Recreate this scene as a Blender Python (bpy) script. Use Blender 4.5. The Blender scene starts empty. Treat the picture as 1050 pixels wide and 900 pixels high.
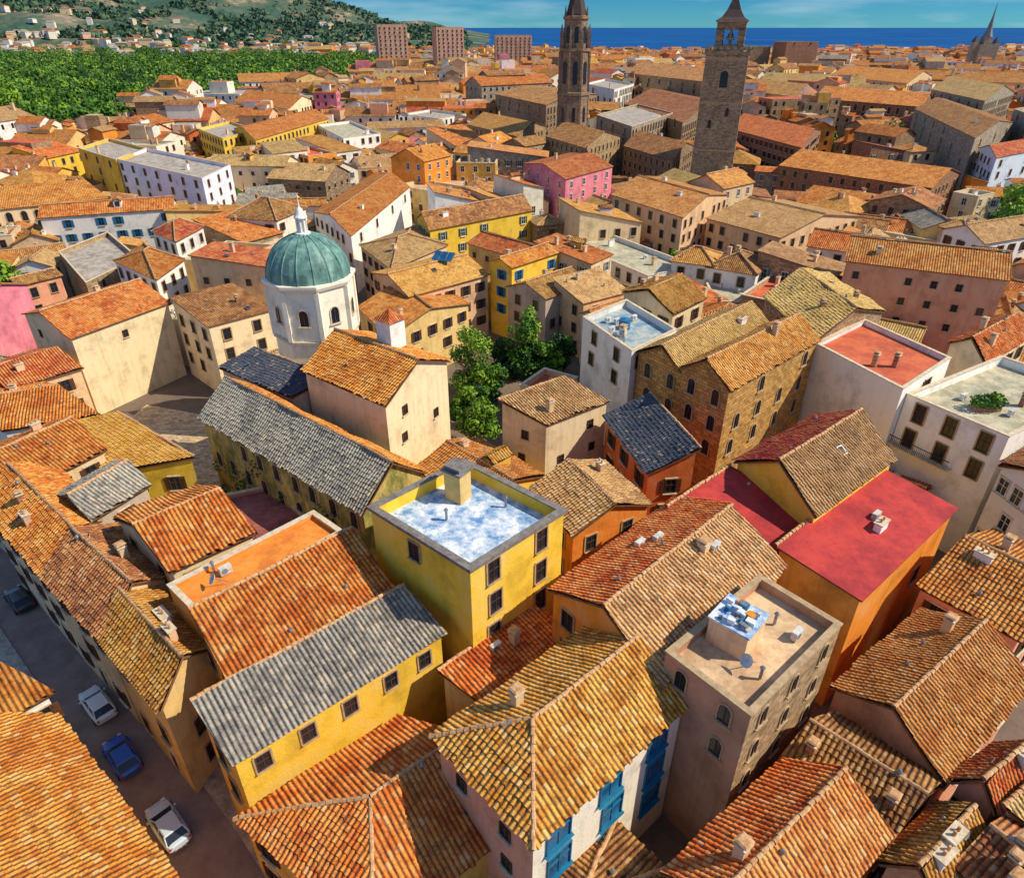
import bpy,bmesh,math,random
import numpy as np
from mathutils import Vector,Matrix,noise
R=random.Random(11)
NR=np.random.RandomState(5)
S=bpy.context.scene
COL=S.collection
CAM_H=48.0; PT=math.radians(31.08); F=700.0
CP,SP=math.cos(PT),math.sin(PT)
# survey helper: world position (metres) of a sighted point at a known height
def G(u,v,h=0.0):
    x=(u-525)/F; y=(450-v)/F
    t=(CAM_H-h)/(SP-CP*y)
    return (x*t,(CP+SP*y)*t)
def proj(x,y,z):
    d=y*CP+(CAM_H-z)*SP; up=y*SP-(CAM_H-z)*CP
    return (525+F*x/max(d,1e-3),450-F*up/max(d,1e-3))
# ---------------------------------------------------------------- materials
class NT:
    def __init__(s,name):
        s.m=bpy.data.materials.new(name); s.m.use_nodes=True
        s.t=s.m.node_tree; s.t.nodes.clear()
        s.o=s.n('ShaderNodeOutputMaterial'); s.b=s.n('ShaderNodeBsdfPrincipled')
        s.l(s.b.outputs[0],s.o.inputs[0]); s.b.inputs['Roughness'].default_value=.85
        s.b.inputs['Specular IOR Level'].default_value=.25
    def n(s,t,**k):
        x=s.t.nodes.new(t)
        for a,b in k.items(): setattr(x,a,b)
        return x
    def l(s,a,b): s.t.links.new(a,b)
    def math(s,op,a,b=None,c=None):
        x=s.n('ShaderNodeMath',operation=op)
        for i,v in enumerate((a,b,c)):
            if v is None: continue
            if isinstance(v,(int,float)): x.inputs[i].default_value=v
            else: s.l(v,x.inputs[i])
        return x.outputs[0]
    def noise(s,vec,scale,detail=4,rough=.6):
        x=s.n('ShaderNodeTexNoise'); x.inputs['Scale'].default_value=scale
        x.inputs['Detail'].default_value=detail; x.inputs['Roughness'].default_value=rough
        s.l(vec,x.inputs['Vector']); return x.outputs['Fac']
    def ramp(s,f,st):
        x=s.n('ShaderNodeValToRGB'); r=x.color_ramp
        while len(r.elements)<len(st): r.elements.new(.5)
        for e,(p,c) in zip(r.elements,st):
            e.position=p; e.color=(*c,1) if len(c)==3 else c
        s.l(f,x.inputs[0]); return x.outputs[0]
    def mix(s,f,a,b,mode='MIX'):
        x=s.n('ShaderNodeMix',data_type='RGBA',blend_type=mode)
        for i,v in ((0,f),(6,a),(7,b)):
            if isinstance(v,(int,float)): x.inputs[i].default_value=v
            elif isinstance(v,tuple): x.inputs[i].default_value=(*v,1)
            else: s.l(v,x.inputs[i])
        return x.outputs[2]
    def pos(s,sc=(1,1,1)):
        g=s.n('ShaderNodeNewGeometry'); m=s.n('ShaderNodeMapping')
        m.inputs['Scale'].default_value=sc; s.l(g.outputs['Position'],m.inputs[0]); return m.outputs[0]
    def bump(s,h,st,dist=.05):
        x=s.n('ShaderNodeBump'); x.inputs['Strength'].default_value=st; x.inputs['Distance'].default_value=dist
        s.l(h,x.inputs['Height']); s.l(x.outputs[0],s.b.inputs['Normal'])
    def hsv(s,c,hv=.0,vv=.25):
        oi=s.n('ShaderNodeObjectInfo'); x=s.n('ShaderNodeHueSaturation')
        s.l(c,x.inputs['Color'])
        s.l(s.math('MULTIPLY_ADD',oi.outputs['Random'],hv,.5-hv/2),x.inputs['Hue'])
        r2=s.math('FRACT',s.math('MULTIPLY',oi.outputs['Random'],7.31))
        s.l(s.math('MULTIPLY_ADD',r2,vv,1-vv/2),x.inputs['Value'])
        return x.outputs[0]
    def out(s,c): s.l(c,s.b.inputs['Base Color']); return s.m
MAT={}
def sc(c,k): return tuple(min(1,x*k) for x in c)
def lerp(a,b,t): return tuple(x+(y-x)*t for x,y in zip(a,b))
def plaster(name,c,worn=.5,moss=None):
    t=NT(name)
    n1=t.noise(t.pos(),.35,6,.65)
    col=t.ramp(n1,[(.3,lerp(sc(c,.66),(.3,.2,.12),.2*worn)),(.5,c),(.72,lerp(c,(.85,.76,.58),.2))])
    n2=t.noise(t.pos((1.3,1.3,.1)),1.1,6,.75)
    f=t.ramp(n2,[(.5,(0,0,0)),(.76,(worn,worn,worn))])
    col=t.mix(f,col,lerp(sc(c,.35),(.16,.09,.04),.4))
    n4=t.noise(t.pos(),1.7,7,.8)
    f2=t.ramp(n4,[(.56,(0,0,0)),(.6,(.6*worn,)*3)])
    col=t.mix(f2,col,lerp(sc(c,.66),(.45,.32,.2),.5))
    if moss:
        n5=t.noise(t.pos((1,1,.5)),.6,7,.75); col=t.mix(t.ramp(n5,[(.44,(0,)*3),(.58,(.8,)*3)]),col,moss)
    t.bump(t.noise(t.pos(),5,6,.7),.6,.07)
    MAT[name]=t.out(t.hsv(col,.012,.2)); return MAT[name]
def stone(name,c,bw=.7,bh=.32):
    t=NT(name); uv=t.n('ShaderNodeUVMap')
    b=t.n('ShaderNodeTexBrick'); t.l(uv.outputs[0],b.inputs[0])
    b.inputs['Scale'].default_value=1; b.inputs['Brick Width'].default_value=bw; b.inputs['Row Height'].default_value=bh
    b.inputs['Mortar Size'].default_value=.03; b.inputs['Color1'].default_value=(*sc(c,1.3),1)
    b.inputs['Color2'].default_value=(*sc(c,.55),1); b.inputs['Mortar'].default_value=(*sc(c,.4),1)
    n=t.noise(t.pos(),.4,7,.7)
    col=t.mix(t.ramp(n,[(.4,(.0,)*3),(.7,(.75,)*3)]),b.outputs['Color'],sc(c,.42))
    n=t.noise(t.pos(),1.7,6,.75)
    col=t.mix(t.ramp(n,[(.5,(.0,)*3),(.62,(.65,)*3)]),col,lerp(c,(.62,.46,.28),.5))
    t.bump(t.math('ADD',b.outputs['Fac'],t.noise(t.pos(),6,5,.7)),.7,.08)
    MAT[name]=t.out(t.hsv(col,.01,.15)); return MAT[name]
TP=.34; TV=.42
def tile(name,cols,stain_shade=(.1,.06,.04),st=.5,hi=(.85,.48,.16)):
    t=NT(name); uv=t.n('ShaderNodeUVMap'); sp=t.n('ShaderNodeSeparateXYZ'); t.l(uv.outputs[0],sp.inputs[0])
    U=t.math('DIVIDE',sp.outputs[0],TP); V=t.math('DIVIDE',sp.outputs[1],TV)
    cb=t.n('ShaderNodeCombineXYZ'); t.l(t.math('ROUND',U),cb.inputs[0]); t.l(t.math('FLOOR',V),cb.inputs[1])
    oi=t.n('ShaderNodeObjectInfo'); t.l(t.math('MULTIPLY',oi.outputs['Random'],91.),cb.inputs[2])
    w=t.n('ShaderNodeTexWhiteNoise',noise_dimensions='3D'); t.l(cb.outputs[0],w.inputs['Vector'])
    k=len(cols); mean=tuple(sum(c[i] for c in cols)/k for i in range(3))
    cl=[lerp(c,mean,.3) for c in cols]
    col=t.ramp(w.outputs['Value'],[((i+.3)/k,c) for i,c in enumerate(cl)])
    n=t.noise(t.pos(),.2,7,.75)
    col=t.mix(t.ramp(n,[(.42,(0,0,0)),(.6,(.7,)*3)]),col,sc(cols[0],1.15))
    n=t.noise(t.pos((1,1,1.3)),.5,8,.78)
    col=t.mix(t.ramp(n,[(.46,(0,0,0)),(.58,(.8,)*3)]),col,lerp(cols[2],hi,.45))
    n=t.noise(t.pos(),1.3,8,.82)
    col=t.mix(t.ramp(n,[(.5,(0,0,0)),(.61,(st,st,st))]),col,stain_shade)
    n=t.noise(t.pos(),9,4,.8)
    col=t.mix(t.ramp(n,[(.5,(0,0,0)),(.68,(.65,)*3)]),col,sc(stain_shade,1.3))
    f=t.math('GREATER_THAN',t.math('FRACT',t.math('MULTIPLY',w.outputs['Value'],37.7)),.94)
    col=t.mix(t.math('MULTIPLY',f,.5),col,lerp(cols[-1],(.8,.58,.32),.5))
    fr=t.math('ABSOLUTE',t.math('SUBTRACT',U,t.math('ROUND',U)))
    ch=t.math('MULTIPLY',t.math('GREATER_THAN',fr,.34),.6)
    col=t.mix(ch,col,sc(stain_shade,.8))  # channels between cover tiles darkened, groove shade put into the colour
    prof=t.math('ABSOLUTE',t.math('COSINE',t.math('MULTIPLY',U,math.pi)))
    saw=t.math('MULTIPLY',t.math('FRACT',V),-.4)
    t.bump(t.math('ADD',t.math('ADD',prof,saw),t.math('MULTIPLY',w.outputs['Value'],.3)),.85,.09)
    MAT[name]=t.out(t.hsv(col,.025,.4)); return MAT[name]
def plain(name,c,rough=.8,c2=None,scale=1.5,spec=.25,metal=0,bump=.3,worn=.5):
    t=NT(name); c2=c2 or sc(c,.6)
    n=t.noise(t.pos(),scale,7,.72)
    col=t.ramp(n,[(.38,c2),(.6,c)])
    if bump:
        n2=t.noise(t.pos(),scale*5,5,.75); col=t.mix(t.ramp(n2,[(.52,(0,)*3),(.68,(.5,)*3)]),col,sc(c2,.7))
        t.bump(t.noise(t.pos(),scale*6,4,.7),bump,.03)
    t.b.inputs['Roughness'].default_value=rough; t.b.inputs['Specular IOR Level'].default_value=spec
    t.b.inputs['Metallic'].default_value=metal
    MAT[name]=t.out(col); return MAT[name]
WALLS={'cream':(.86,.66,.40),'yellow':(.88,.56,.05),'ochre':(.80,.44,.08),'orange':(.86,.29,.03),'white':(.90,.86,.80),
 'lavender':(.82,.77,.86),'pink':(.76,.22,.3),'redorange':(.72,.17,.035),'peach':(.84,.53,.3),'beige':(.74,.53,.31),'sand':(.78,.53,.2),
 'paleblue':(.62,.72,.84),'offwhite':(.88,.79,.64),'rosebrown':(.52,.27,.17),'greige':(.58,.46,.35),'whitewash':(.86,.82,.75),'clay':(.6,.36,.25),'salmon':(.82,.38,.22)}
for k,c in WALLS.items(): plaster(k,c,.2 if k in('white','lavender','yellow','paleblue','offwhite','whitewash') else .45)
plaster('mossy',(.62,.45,.13),.7,moss=(.10,.14,.03))
STONES={'stone':(.5,.32,.17),'brownstone':(.35,.23,.145),'brick':(.50,.24,.14),'greystone':(.46,.39,.3),'goldstone':(.66,.36,.1),'towerstone':(.43,.3,.185)}
for k,c in STONES.items(): stone(k,c,.5 if k=='brick' else .8,.2 if k=='brick' else .38)
tile('t_orange',[(.40,.075,.012),(.82,.2,.02),(.88,.29,.035),(.64,.13,.015),(.82,.36,.09)],(.14,.04,.015),.6)
tile('t_amber',[(.38,.10,.015),(.76,.25,.03),(.84,.35,.06),(.58,.16,.02),(.78,.42,.13)],(.14,.05,.018),.6)
tile('t_brown',[(.2,.065,.025),(.54,.19,.04),(.66,.27,.07),(.38,.1,.025),(.66,.37,.15)],(.09,.045,.025),.65)
tile('t_tan',[(.33,.17,.06),(.64,.36,.12),(.74,.46,.19),(.5,.23,.07),(.76,.55,.28)],(.13,.07,.03),.6)
tile('t_straw',[(.4,.22,.06),(.76,.46,.12),(.84,.56,.2),(.6,.3,.07),(.84,.64,.3)],(.16,.08,.03),.55)
tile('t_gold',[(.42,.13,.02),(.78,.3,.045),(.86,.4,.09),(.62,.18,.02),(.8,.48,.16)],(.16,.06,.02),.6)
tile('t_yellow',[(.55,.22,.03),(.86,.47,.05),(.9,.56,.09),(.72,.34,.03),(.86,.56,.16)],(.22,.09,.02),.4)
tile('t_grey',[(.17,.155,.14),(.42,.37,.3),(.54,.47,.37),(.28,.23,.19),(.6,.5,.38)],(.085,.075,.07),.55,hi=(.6,.52,.4))
tile('t_red',[(.36,.035,.02),(.66,.09,.025),(.72,.13,.035),(.5,.05,.025),(.7,.2,.07)],(.15,.03,.025),.45)
tile('t_slate_shade',[(.04,.06,.1),(.09,.11,.15),(.12,.14,.19),(.06,.07,.1),(.18,.18,.2)],(.03,.03,.05),.4,hi=(.2,.2,.22))  # real slate, and the painted shade of one lean-to roof
TN={'t_orange':'orange tile','t_straw':'straw-coloured tile','t_amber':'amber brown tile','t_yellow':'bright yellow-orange tile','t_brown':'weathered brown tile','t_tan':'pale tan tile','t_gold':'golden tile','t_grey':'grey lichened tile','t_red':'red tile','t_slate_shade':'dark slate'}
plain('fascia',(.26,.13,.06),c2=(.13,.06,.03)); plain('mortar',(.68,.42,.22),c2=(.42,.2,.08),scale=3)
plain('concrete',(.54,.47,.39),c2=(.27,.22,.18),scale=.7); plain('terrace_sand',(.76,.54,.32),c2=(.46,.28,.16),scale=.4)
plain('terrace_blue',(.82,.86,.9),c2=(.10,.26,.52),scale=.75); plain('terrace_red',(.7,.17,.07),c2=(.46,.09,.045),scale=.4)
plain('terrace_weather',(.62,.54,.38),c2=(.32,.3,.2),scale=.6)
plain('terrace_maroon',(.46,.15,.12),c2=(.25,.07,.07),scale=.5); plain('terrace_orange',(.86,.31,.05),c2=(.64,.18,.03),scale=.4)
plain('terrace_green',(.5,.52,.46),c2=(.16,.28,.4),scale=.6)
plain('redsheet',(.55,.055,.045),c2=(.33,.03,.035),scale=.35,bump=.15)
plain('coping',(.76,.63,.46),c2=(.52,.41,.27),scale=2); plain('greycoping',(.27,.235,.21),c2=(.15,.13,.12),scale=2); plain('stonetrim',(.55,.39,.22),c2=(.36,.25,.14),scale=2)
plain('darkcap',(.11,.07,.06),c2=(.05,.035,.035),scale=2)
t=NT('glass_dark'); t.b.inputs['Base Color'].default_value=(.014,.02,.032,1); t.b.inputs['Roughness'].default_value=.2; t.b.inputs['Specular IOR Level'].default_value=.45; MAT['glass']=t.m
plain('glassblue',(.015,.14,.3),rough=.2,c2=(.008,.06,.16),scale=.7,spec=.5,bump=0)
plain('frame_white',(.75,.72,.66),rough=.5,bump=0); plain('frame_brown',(.12,.06,.03),rough=.6,bump=0)
for n,c in (('sh_green',(.03,.12,.07)),('sh_brown',(.14,.06,.03)),('sh_blue',(.03,.2,.42)),('sh_grey',(.25,.27,.3))): plain(n,c,rough=.55,scale=5)
plain('frame_blue',(.015,.19,.33),rough=.45,c2=(.01,.13,.25),bump=0)
plain('metal',(.35,.36,.38),rough=.4,metal=.6,bump=0); plain('iron',(.03,.03,.035),rough=.5,bump=0)
plain('bark',(.16,.11,.07),c2=(.07,.05,.03),scale=6)
def leaf(name,a,b):
    t=NT(name); n=t.noise(t.pos(),.6,3,.6); n2=t.noise(t.pos(),4,3,.6)
    c=t.ramp(n,[(.35,a),(.65,b)]); c=t.mix(t.ramp(n2,[(.4,(0,)*3),(.7,(.6,)*3)]),c,sc(b,1.5))
    n3=t.noise(t.pos(),.02,4,.6); c=t.mix(t.ramp(n3,[(.4,(0,)*3),(.62,(.6,)*3)]),c,sc(a,.8))
    t.b.inputs['Roughness'].default_value=.6; MAT[name]=t.out(c)
leaf('leaf_mid',(.035,.10,.012),(.09,.21,.02)); leaf('leaf_light',(.09,.2,.012),(.24,.38,.03)); leaf('leaf_dark',(.01,.04,.012),(.025,.08,.02))
leaf('leaf_haze',(.03,.075,.05),(.06,.12,.065)); leaf('leaf_hazelight',(.07,.13,.06),(.12,.19,.08))  # distance haze painted into the far leaves as a bluish tint
# ---------------------------------------------------------------- mesh builder
class MB:
    def __init__(s): s.v=[];s.f=[];s.m=[];s.uv=[];s.mats=[]
    def mi(s,name):
        if name not in s.mats: s.mats.append(name)
        return s.mats.index(name)
    def poly(s,pts,mat,uv=None):
        b=len(s.v); s.v+=[tuple(p) for p in pts]; s.f.append(tuple(range(b,b+len(pts)))); s.m.append(s.mi(mat))
        s.uv+= list(uv) if uv else [(p[0]+p[1]*.7,p[2]) for p in pts]
    def wall(s,p,q,z0,zp,zq,mat,apex=None):
        L=math.hypot(q[0]-p[0],q[1]-p[1]); pts=[(p[0],p[1],z0),(q[0],q[1],z0),(q[0],q[1],zq)]; uv=[(0,z0),(L,z0),(L,zq)]
        if apex: pts.append(((p[0]+q[0])/2,(p[1]+q[1])/2,apex)); uv.append((L/2,apex))
        pts.append((p[0],p[1],zp)); uv.append((0,zp)); s.poly(pts,mat,uv)
    def box(s,c,d,mat,M=None,taper=1):
        x,y,z=c; a,b,h=d[0]/2,d[1]/2,d[2]; k=taper
        P=[Vector((x-a,y-b,z)),Vector((x+a,y-b,z)),Vector((x+a,y+b,z)),Vector((x-a,y+b,z)),
           Vector((x-a*k,y-b*k,z+h)),Vector((x+a*k,y-b*k,z+h)),Vector((x+a*k,y+b*k,z+h)),Vector((x-a*k,y+b*k,z+h))]
        if M: P=[M@p for p in P]
        for f in ((0,1,5,4),(1,2,6,5),(2,3,7,6),(3,0,4,7),(4,5,6,7),(3,2,1,0)):
            q=[P[i] for i in f]; w=(q[1]-q[0]).length; g=(q[3]-q[0]).length
            s.poly(q,mat,[(0,q[0].z),(w,q[0].z),(w,q[0].z+g),(0,q[0].z+g)])
    def ring(s,c,prof,n,mat,rot=0,capt=False,sides=None):
        for i in range(n):
            a0=rot+2*math.pi*i/n; a1=rot+2*math.pi*(i+1)/n
            for (r0,z0),(r1,z1) in zip(prof,prof[1:]):
                P=[(c[0]+r0*math.cos(a0),c[1]+r0*math.sin(a0),z0),(c[0]+r0*math.cos(a1),c[1]+r0*math.sin(a1),z0),
                   (c[0]+r1*math.cos(a1),c[1]+r1*math.sin(a1),z1),(c[0]+r1*math.cos(a0),c[1]+r1*math.sin(a0),z1)]
                w=r0*2*math.pi/n
                if r1<1e-3: s.poly(P[:3],mat,[(i*w,z0),(i*w+w,z0),(i*w+w/2,z1)])
                elif r0<1e-3: s.poly([P[0],P[2],P[3]],mat)
                else: s.poly(P,mat,[(i*w,z0),(i*w+w,z0),(i*w+w,z1),(i*w,z1)])
    def cyl(s,p,q,r0,r1,n,mat,cap=True):
        p=Vector(p);q=Vector(q);d=(q-p).normalized(); a=d.orthogonal().normalized(); b=d.cross(a)
        A=[p+r0*(a*math.cos(2*math.pi*i/n)+b*math.sin(2*math.pi*i/n)) for i in range(n)]
        B=[q+r1*(a*math.cos(2*math.pi*i/n)+b*math.sin(2*math.pi*i/n)) for i in range(n)]
        for i in range(n): s.poly([A[i],A[(i+1)%n],B[(i+1)%n],B[i]],mat)
        if cap: s.poly(A[::-1],mat); s.poly(B,mat)
    def mesh(s,name,off=(0,0,0),smooth=False):
        me=bpy.data.meshes.new(name)
        v=[(a-off[0],b-off[1],c-off[2]) for a,b,c in s.v]
        me.from_pydata(v,[],s.f)
        for m in s.mats: me.materials.append(MAT[m])
        me.polygons.foreach_set('material_index',s.m)
        u=me.uv_layers.new(name='UVMap'); u.data.foreach_set('uv',np.array(s.uv,dtype=np.float32).ravel())
        if smooth: me.polygons.foreach_set('use_smooth',[True]*len(s.f))
        me.update(); return me
def obj(name,me,parent=None,loc=(0,0,0),mat=None):
    o=bpy.data.objects.new(name,me); COL.objects.link(o)
    if parent: o.parent=parent
    if mat is not None: o.matrix_local=mat
    else: o.location=loc
    return o
def top(o,label,cat,group=None,kind=None):
    o['label']=label; o['category']=cat
    if group: o['group']=group
    if kind: o['kind']=kind
    return o
# ---------------------------------------------------------------- tiled roof plane with modelled barrel tiles
def tile_plane(mb,pts,mat,geo,slab=True):
    P=[Vector(p) for p in pts]; U=(P[1]-P[0]).normalized(); N=U.cross(P[-1]-P[0]).normalized()
    if N.z<0:
        P=[P[1],P[0]]+P[2:][::-1]; U=(P[1]-P[0]).normalized(); N=U.cross(P[-1]-P[0]).normalized()
    V=N.cross(U); o=P[0]; q=[((p-o).dot(U),(p-o).dot(V)) for p in P]
    if slab:
        Lo=[p-N*.16 for p in P]; n=len(P)
        mb.poly(Lo[::-1],'fascia')
        for i in range(n): mb.poly([Lo[i],Lo[(i+1)%n],P[(i+1)%n],P[i]],'fascia')
    if not geo:
        mb.poly(P,mat,q); return
    u0=min(a for a,b in q); u1=max(a for a,b in q); v0=min(b for a,b in q); v1=max(b for a,b in q)
    st=TP/5; i0=math.floor(u0/st); i1=math.ceil(u1/st); k0=math.floor(v0/TV); k1=math.ceil(v1/TV)
    nu=i1-i0+1; us=np.arange(i0,i1+1)*st
    sd=R.random()*100
    prof=.085*np.abs(np.cos(np.pi*us/TP))**.7
    rows=[]
    for k in range(k0,k1):
        cid=np.round(us/TP).astype(int); j=np.sin(cid*12.9898+k*78.233+sd)*43758.5453; j=(j-np.floor(j)-.5)
        ex=.24 if k==k0 else .16
        rows.append((k*TV+.0+j*ex,prof+.05+j*.06)); rows.append(((k+1)*TV+j*.02,prof*.85+j*.02))
    bm=bmesh.new(); vs=[]
    for vv,zz in rows:
        sag=[noise.noise(Vector((a*.25+sd,float(b)*.25,0)))*.26 for a,b in zip(us[::5],vv[::5])]
        sag=np.interp(us,us[::5],sag)
        vs.append([bm.verts.new(o+U*float(a)+V*float(b)+N*float(c+s_+.11)) for a,b,c,s_ in zip(us,vv,zz,sag)])
    for r in range(len(vs)-1):
        A,B=vs[r],vs[r+1]
        for i in range(nu-1): bm.faces.new((A[i],A[i+1],B[i+1],B[i]))
    n=len(P)
    for i in range(n):
        a,b=P[i],P[(i+1)%n]; pn=(b-a).cross(N).normalized()
        if i==0 : a=a+pn*.14
        bmesh.ops.bisect_plane(bm,geom=bm.verts[:]+bm.edges[:]+bm.faces[:],plane_co=a,plane_no=pn,clear_outer=True)
    mi=mb.mi(mat); b0=len(mb.v); bm.verts.index_update()
    for v in bm.verts: mb.v.append(tuple(v.co))
    loc=[((v.co-o).dot(U),(v.co-o).dot(V)) for v in bm.verts]
    for f in bm.faces:
        ids=[v.index for v in f.verts]; mb.f.append(tuple(b0+i for i in ids)); mb.m.append(mi)
        k=math.floor(sum(loc[i][1] for i in ids)/len(ids)/TV)
        mb.uv+=[(loc[i][0],min(max(loc[i][1],k*TV+.01),(k+1)*TV-.01)) for i in ids]
    bm.free()
def ridge(mb,p,q,mat):
    p=Vector(p);q=Vector(q); L=(q-p).length
    if L<.3: return
    d=(q-p)/L; s=d.cross(Vector((0,0,1))).normalized(); u=s.cross(d)
    n=max(1,int(L/.45)); sd=R.random()*50
    for i in range(n):
        a=p+d*(L*i/n); b=p+d*(L*(i+1)/n); pr=[]
        j=R.uniform(-.02,.02)+noise.noise(Vector((sd,i*.12,0)))*.1+.05
        w_=R.uniform(-.03,.03)
        for c,r in ((a,.17),(b,.13)):
            pr.append([c+s*(r*math.cos(t)+w_)+u*(r*math.sin(t)+.03+j) for t in (-.5,.4,1.2,1.94,2.74,3.64)])
        for k in range(5): mb.poly([pr[0][k],pr[0][k+1],pr[1][k+1],pr[1][k]],mat,[(0,i*.5),(.1,i*.5),(.1,i*.5+.1),(0,i*.5+.1)])
        mb.poly(pr[0],'fascia')
def expand(q,o):
    r=[]
    for i in range(4):
        c=Vector(q[i]);a=(Vector(q[(i+1)%4])-c).normalized();b=(Vector(q[i-1])-c).normalized()
        r.append(tuple(c-a*o-b*o))
    return r
# ---------------------------------------------------------------- windows, doors, chimneys (shared meshes)
def win_mesh(kind):
    mb=MB(); w,h=1.0,1.5
    fr='frame_white'; gl='glass'; sh=None; trim='coping'
    if kind=='brown': fr='frame_brown'; sh='sh_brown'
    if kind=='green': sh='sh_green'
    if kind=='blue': fr='frame_blue'; sh='sh_blue'
    if kind=='grey': sh='sh_grey'
    if kind=='bigblue': w,h=1.7,2.1; fr='frame_blue'; gl='glassblue'
    if kind=='small': w,h=.7,.9; fr='frame_brown'
    if kind=='dark': w,h=1.0,1.5; fr='frame_brown'; trim='stonetrim'
    if kind=='tall': w,h=1.0,1.9; fr='frame_brown'; trim='stonetrim'
    if kind=='closed': fr='frame_brown'
    mb.poly([(w/2,.02,0),(-w/2,.02,0),(-w/2,.02,h),(w/2,.02,h)],gl)
    t=.09; dp=.11
    mb.box((-w/2-t/2,dp/2,-t),(t,dp,h+2*t),fr); mb.box((w/2+t/2,dp/2,-t),(t,dp,h+2*t),fr)
    mb.box((0,dp/2,h),(w-.002,dp,t),fr); mb.box((0,dp/2,-t),(w-.002,dp,t),fr)
    mb.box((0,.04,0),(.06,.05,h),fr)
    if kind=='bigblue': mb.box((0,.045,h*.62),(w,.06,.08),fr)
    else: mb.box((0,.042,h*.55),(w,.054,.05),fr)
    mb.box((0,.12,-t-.09),(w+.42,.24,.085),trim if kind!='bigblue' else 'frame_blue')
    if kind not in('small','bigblue'): mb.box((0,.05,h+t+.004),(w+.34,.1,.12),trim)
    if kind in('dark','tall'):
        for sx in(-1,1): mb.box((sx*(w/2+t+.08),.045,-.1),(.15,.09,h+.2),trim)
    if sh:
        for sx in(-1,1):
            mb.box((sx*(w/2+t+.25),.05,-.03),(.46,.05,h+.06),sh)
            for k in range(8): mb.box((sx*(w/2+t+.25),.085,.08+k*(h-.1)/8),(.38,.03,.07),sh)
    if kind=='closed':
        for sx in(-1,1): mb.box((sx*w*.25,.075,.02),(w*.47,.04,h-.04),'sh_brown')
    return mb.mesh('window_'+kind)
def arch_mesh(trim='stonetrim'):
    mb=MB(); w,h=.95,1.3; n=8
    arc=[(w/2*math.cos(math.pi*i/n),h+w/2*math.sin(math.pi*i/n)) for i in range(n+1)]
    mb.poly([(w/2,.02,0),(-w/2,.02,0)]+[(x,.02,z) for x,z in arc[::-1]],'glass')
    o=[(w/2,0)]+arc+[(-w/2,0)]; k=1.25
    out=[(x*k,(z-h)*k+h if z>=h else z) for x,z in o]
    for i in range(len(o)-1):
        a,b=o[i],o[i+1]; c,d=out[i],out[i+1]
        mb.poly([(a[0],.1,a[1]),(b[0],.1,b[1]),(d[0],.1,d[1]),(c[0],.1,c[1])][::-1],trim)
        mb.poly([(a[0],.02,a[1]),(b[0],.02,b[1]),(b[0],.1,b[1]),(a[0],.1,a[1])],trim)
        mb.poly([(c[0],0,c[1]),(d[0],0,d[1]),(d[0],.1,d[1]),(c[0],.1,c[1])],trim)
    mb.box((0,.1,-.15),(w+.5,.2,.14),trim); mb.box((0,.05,.02),(.06,.05,h+.3),'frame_brown')
    return mb.mesh('window_arch')
WM={k:win_mesh(k) for k in('brown','green','blue','grey','plain','closed','bigblue','small','dark','tall')}; WM['arch']=arch_mesh(); WM['archw']=arch_mesh('coping')
def door_mesh(m,w=1.1,h=2.2):
    mb=MB(); mb.box((0,.03,0),(w,.05,h),m); mb.box((-w/2-.07,.06,0),(.14,.12,h),'coping'); mb.box((w/2+.07,.06,0),(.14,.12,h),'coping'); mb.box((0,.06,h),(w+.3,.12,.16),'coping')
    for z in(.25,1.2): 
        for x in(-.25,.25): mb.box((x*w,.07,z),(w*.32,.03,.75),m)
    mb.box((w*.38,.09,1.05),(.05,.05,.12),'metal'); return mb.mesh('door')
DM={k:door_mesh(k) for k in('sh_brown','sh_green','sh_blue')}
def chim_mesh(k):
    mb=MB(); w,d,h=((.6,.6,1.5),(.9,.5,1.3),(.5,.5,1.1),(1.3,.6,1.0),(.7,.7,.9))[k]; mt=('beige','peach','brick','white','cream')[k]
    mb.box((0,0,-.5),(w,d,h+.5),mt); mb.box((0,0,h),(w+.16,d+.16,.1),'coping')
    if k in(1,3):
        for x in(-.22,.22): mb.cyl((x,0,h+.1),(x,0,h+.45),.1,.08,8,'mortar')
    else:
        for x in(-1,1):
            for y in(-1,1): mb.box((x*(w/2-.08),y*(d/2-.08),h+.1),(.09,.09,.22),mt)
        mb.box((0,0,h+.32),(w+.2,d+.2,.08),'mortar',taper=.7)
    return mb.mesh('chimney')
CM=[chim_mesh(k) for k in range(5)]
mb=MB(); mb.cyl((0,0,-.3),(0,0,2.2),.025,.02,5,'metal')
for i in range(6): mb.box((0,0,1.5+i*.12),(.75-.07*i,.02,.02),'metal')
mb.box((0,0,2.05),(.02,.8,.02),'metal'); AM=mb.mesh('antenna')
mb=MB(); mb.box((0,0,0),(.9,.4,.65),'frame_white'); mb.cyl((-.12,-.205,.33),(-.12,-.215,.33),.24,.24,14,'sh_grey'); mb.box((0,0,-.1),(.8,.3,.1),'metal'); ACM=mb.mesh('air_conditioner')
mb=MB(); mb.cyl((0,0,-.3),(0,0,.7),.03,.03,6,'metal')
for i in range(3): mb.ring((0,0),[(.02+.14*i,.7+.02*i*i),(.16+.14*i,.7+.02*(i+1)**2)],14,'frame_white')
mb.cyl((0,0,.72),(0,0,1.05),.015,.01,4,'metal'); DI=mb.mesh('satellite_dish')
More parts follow.
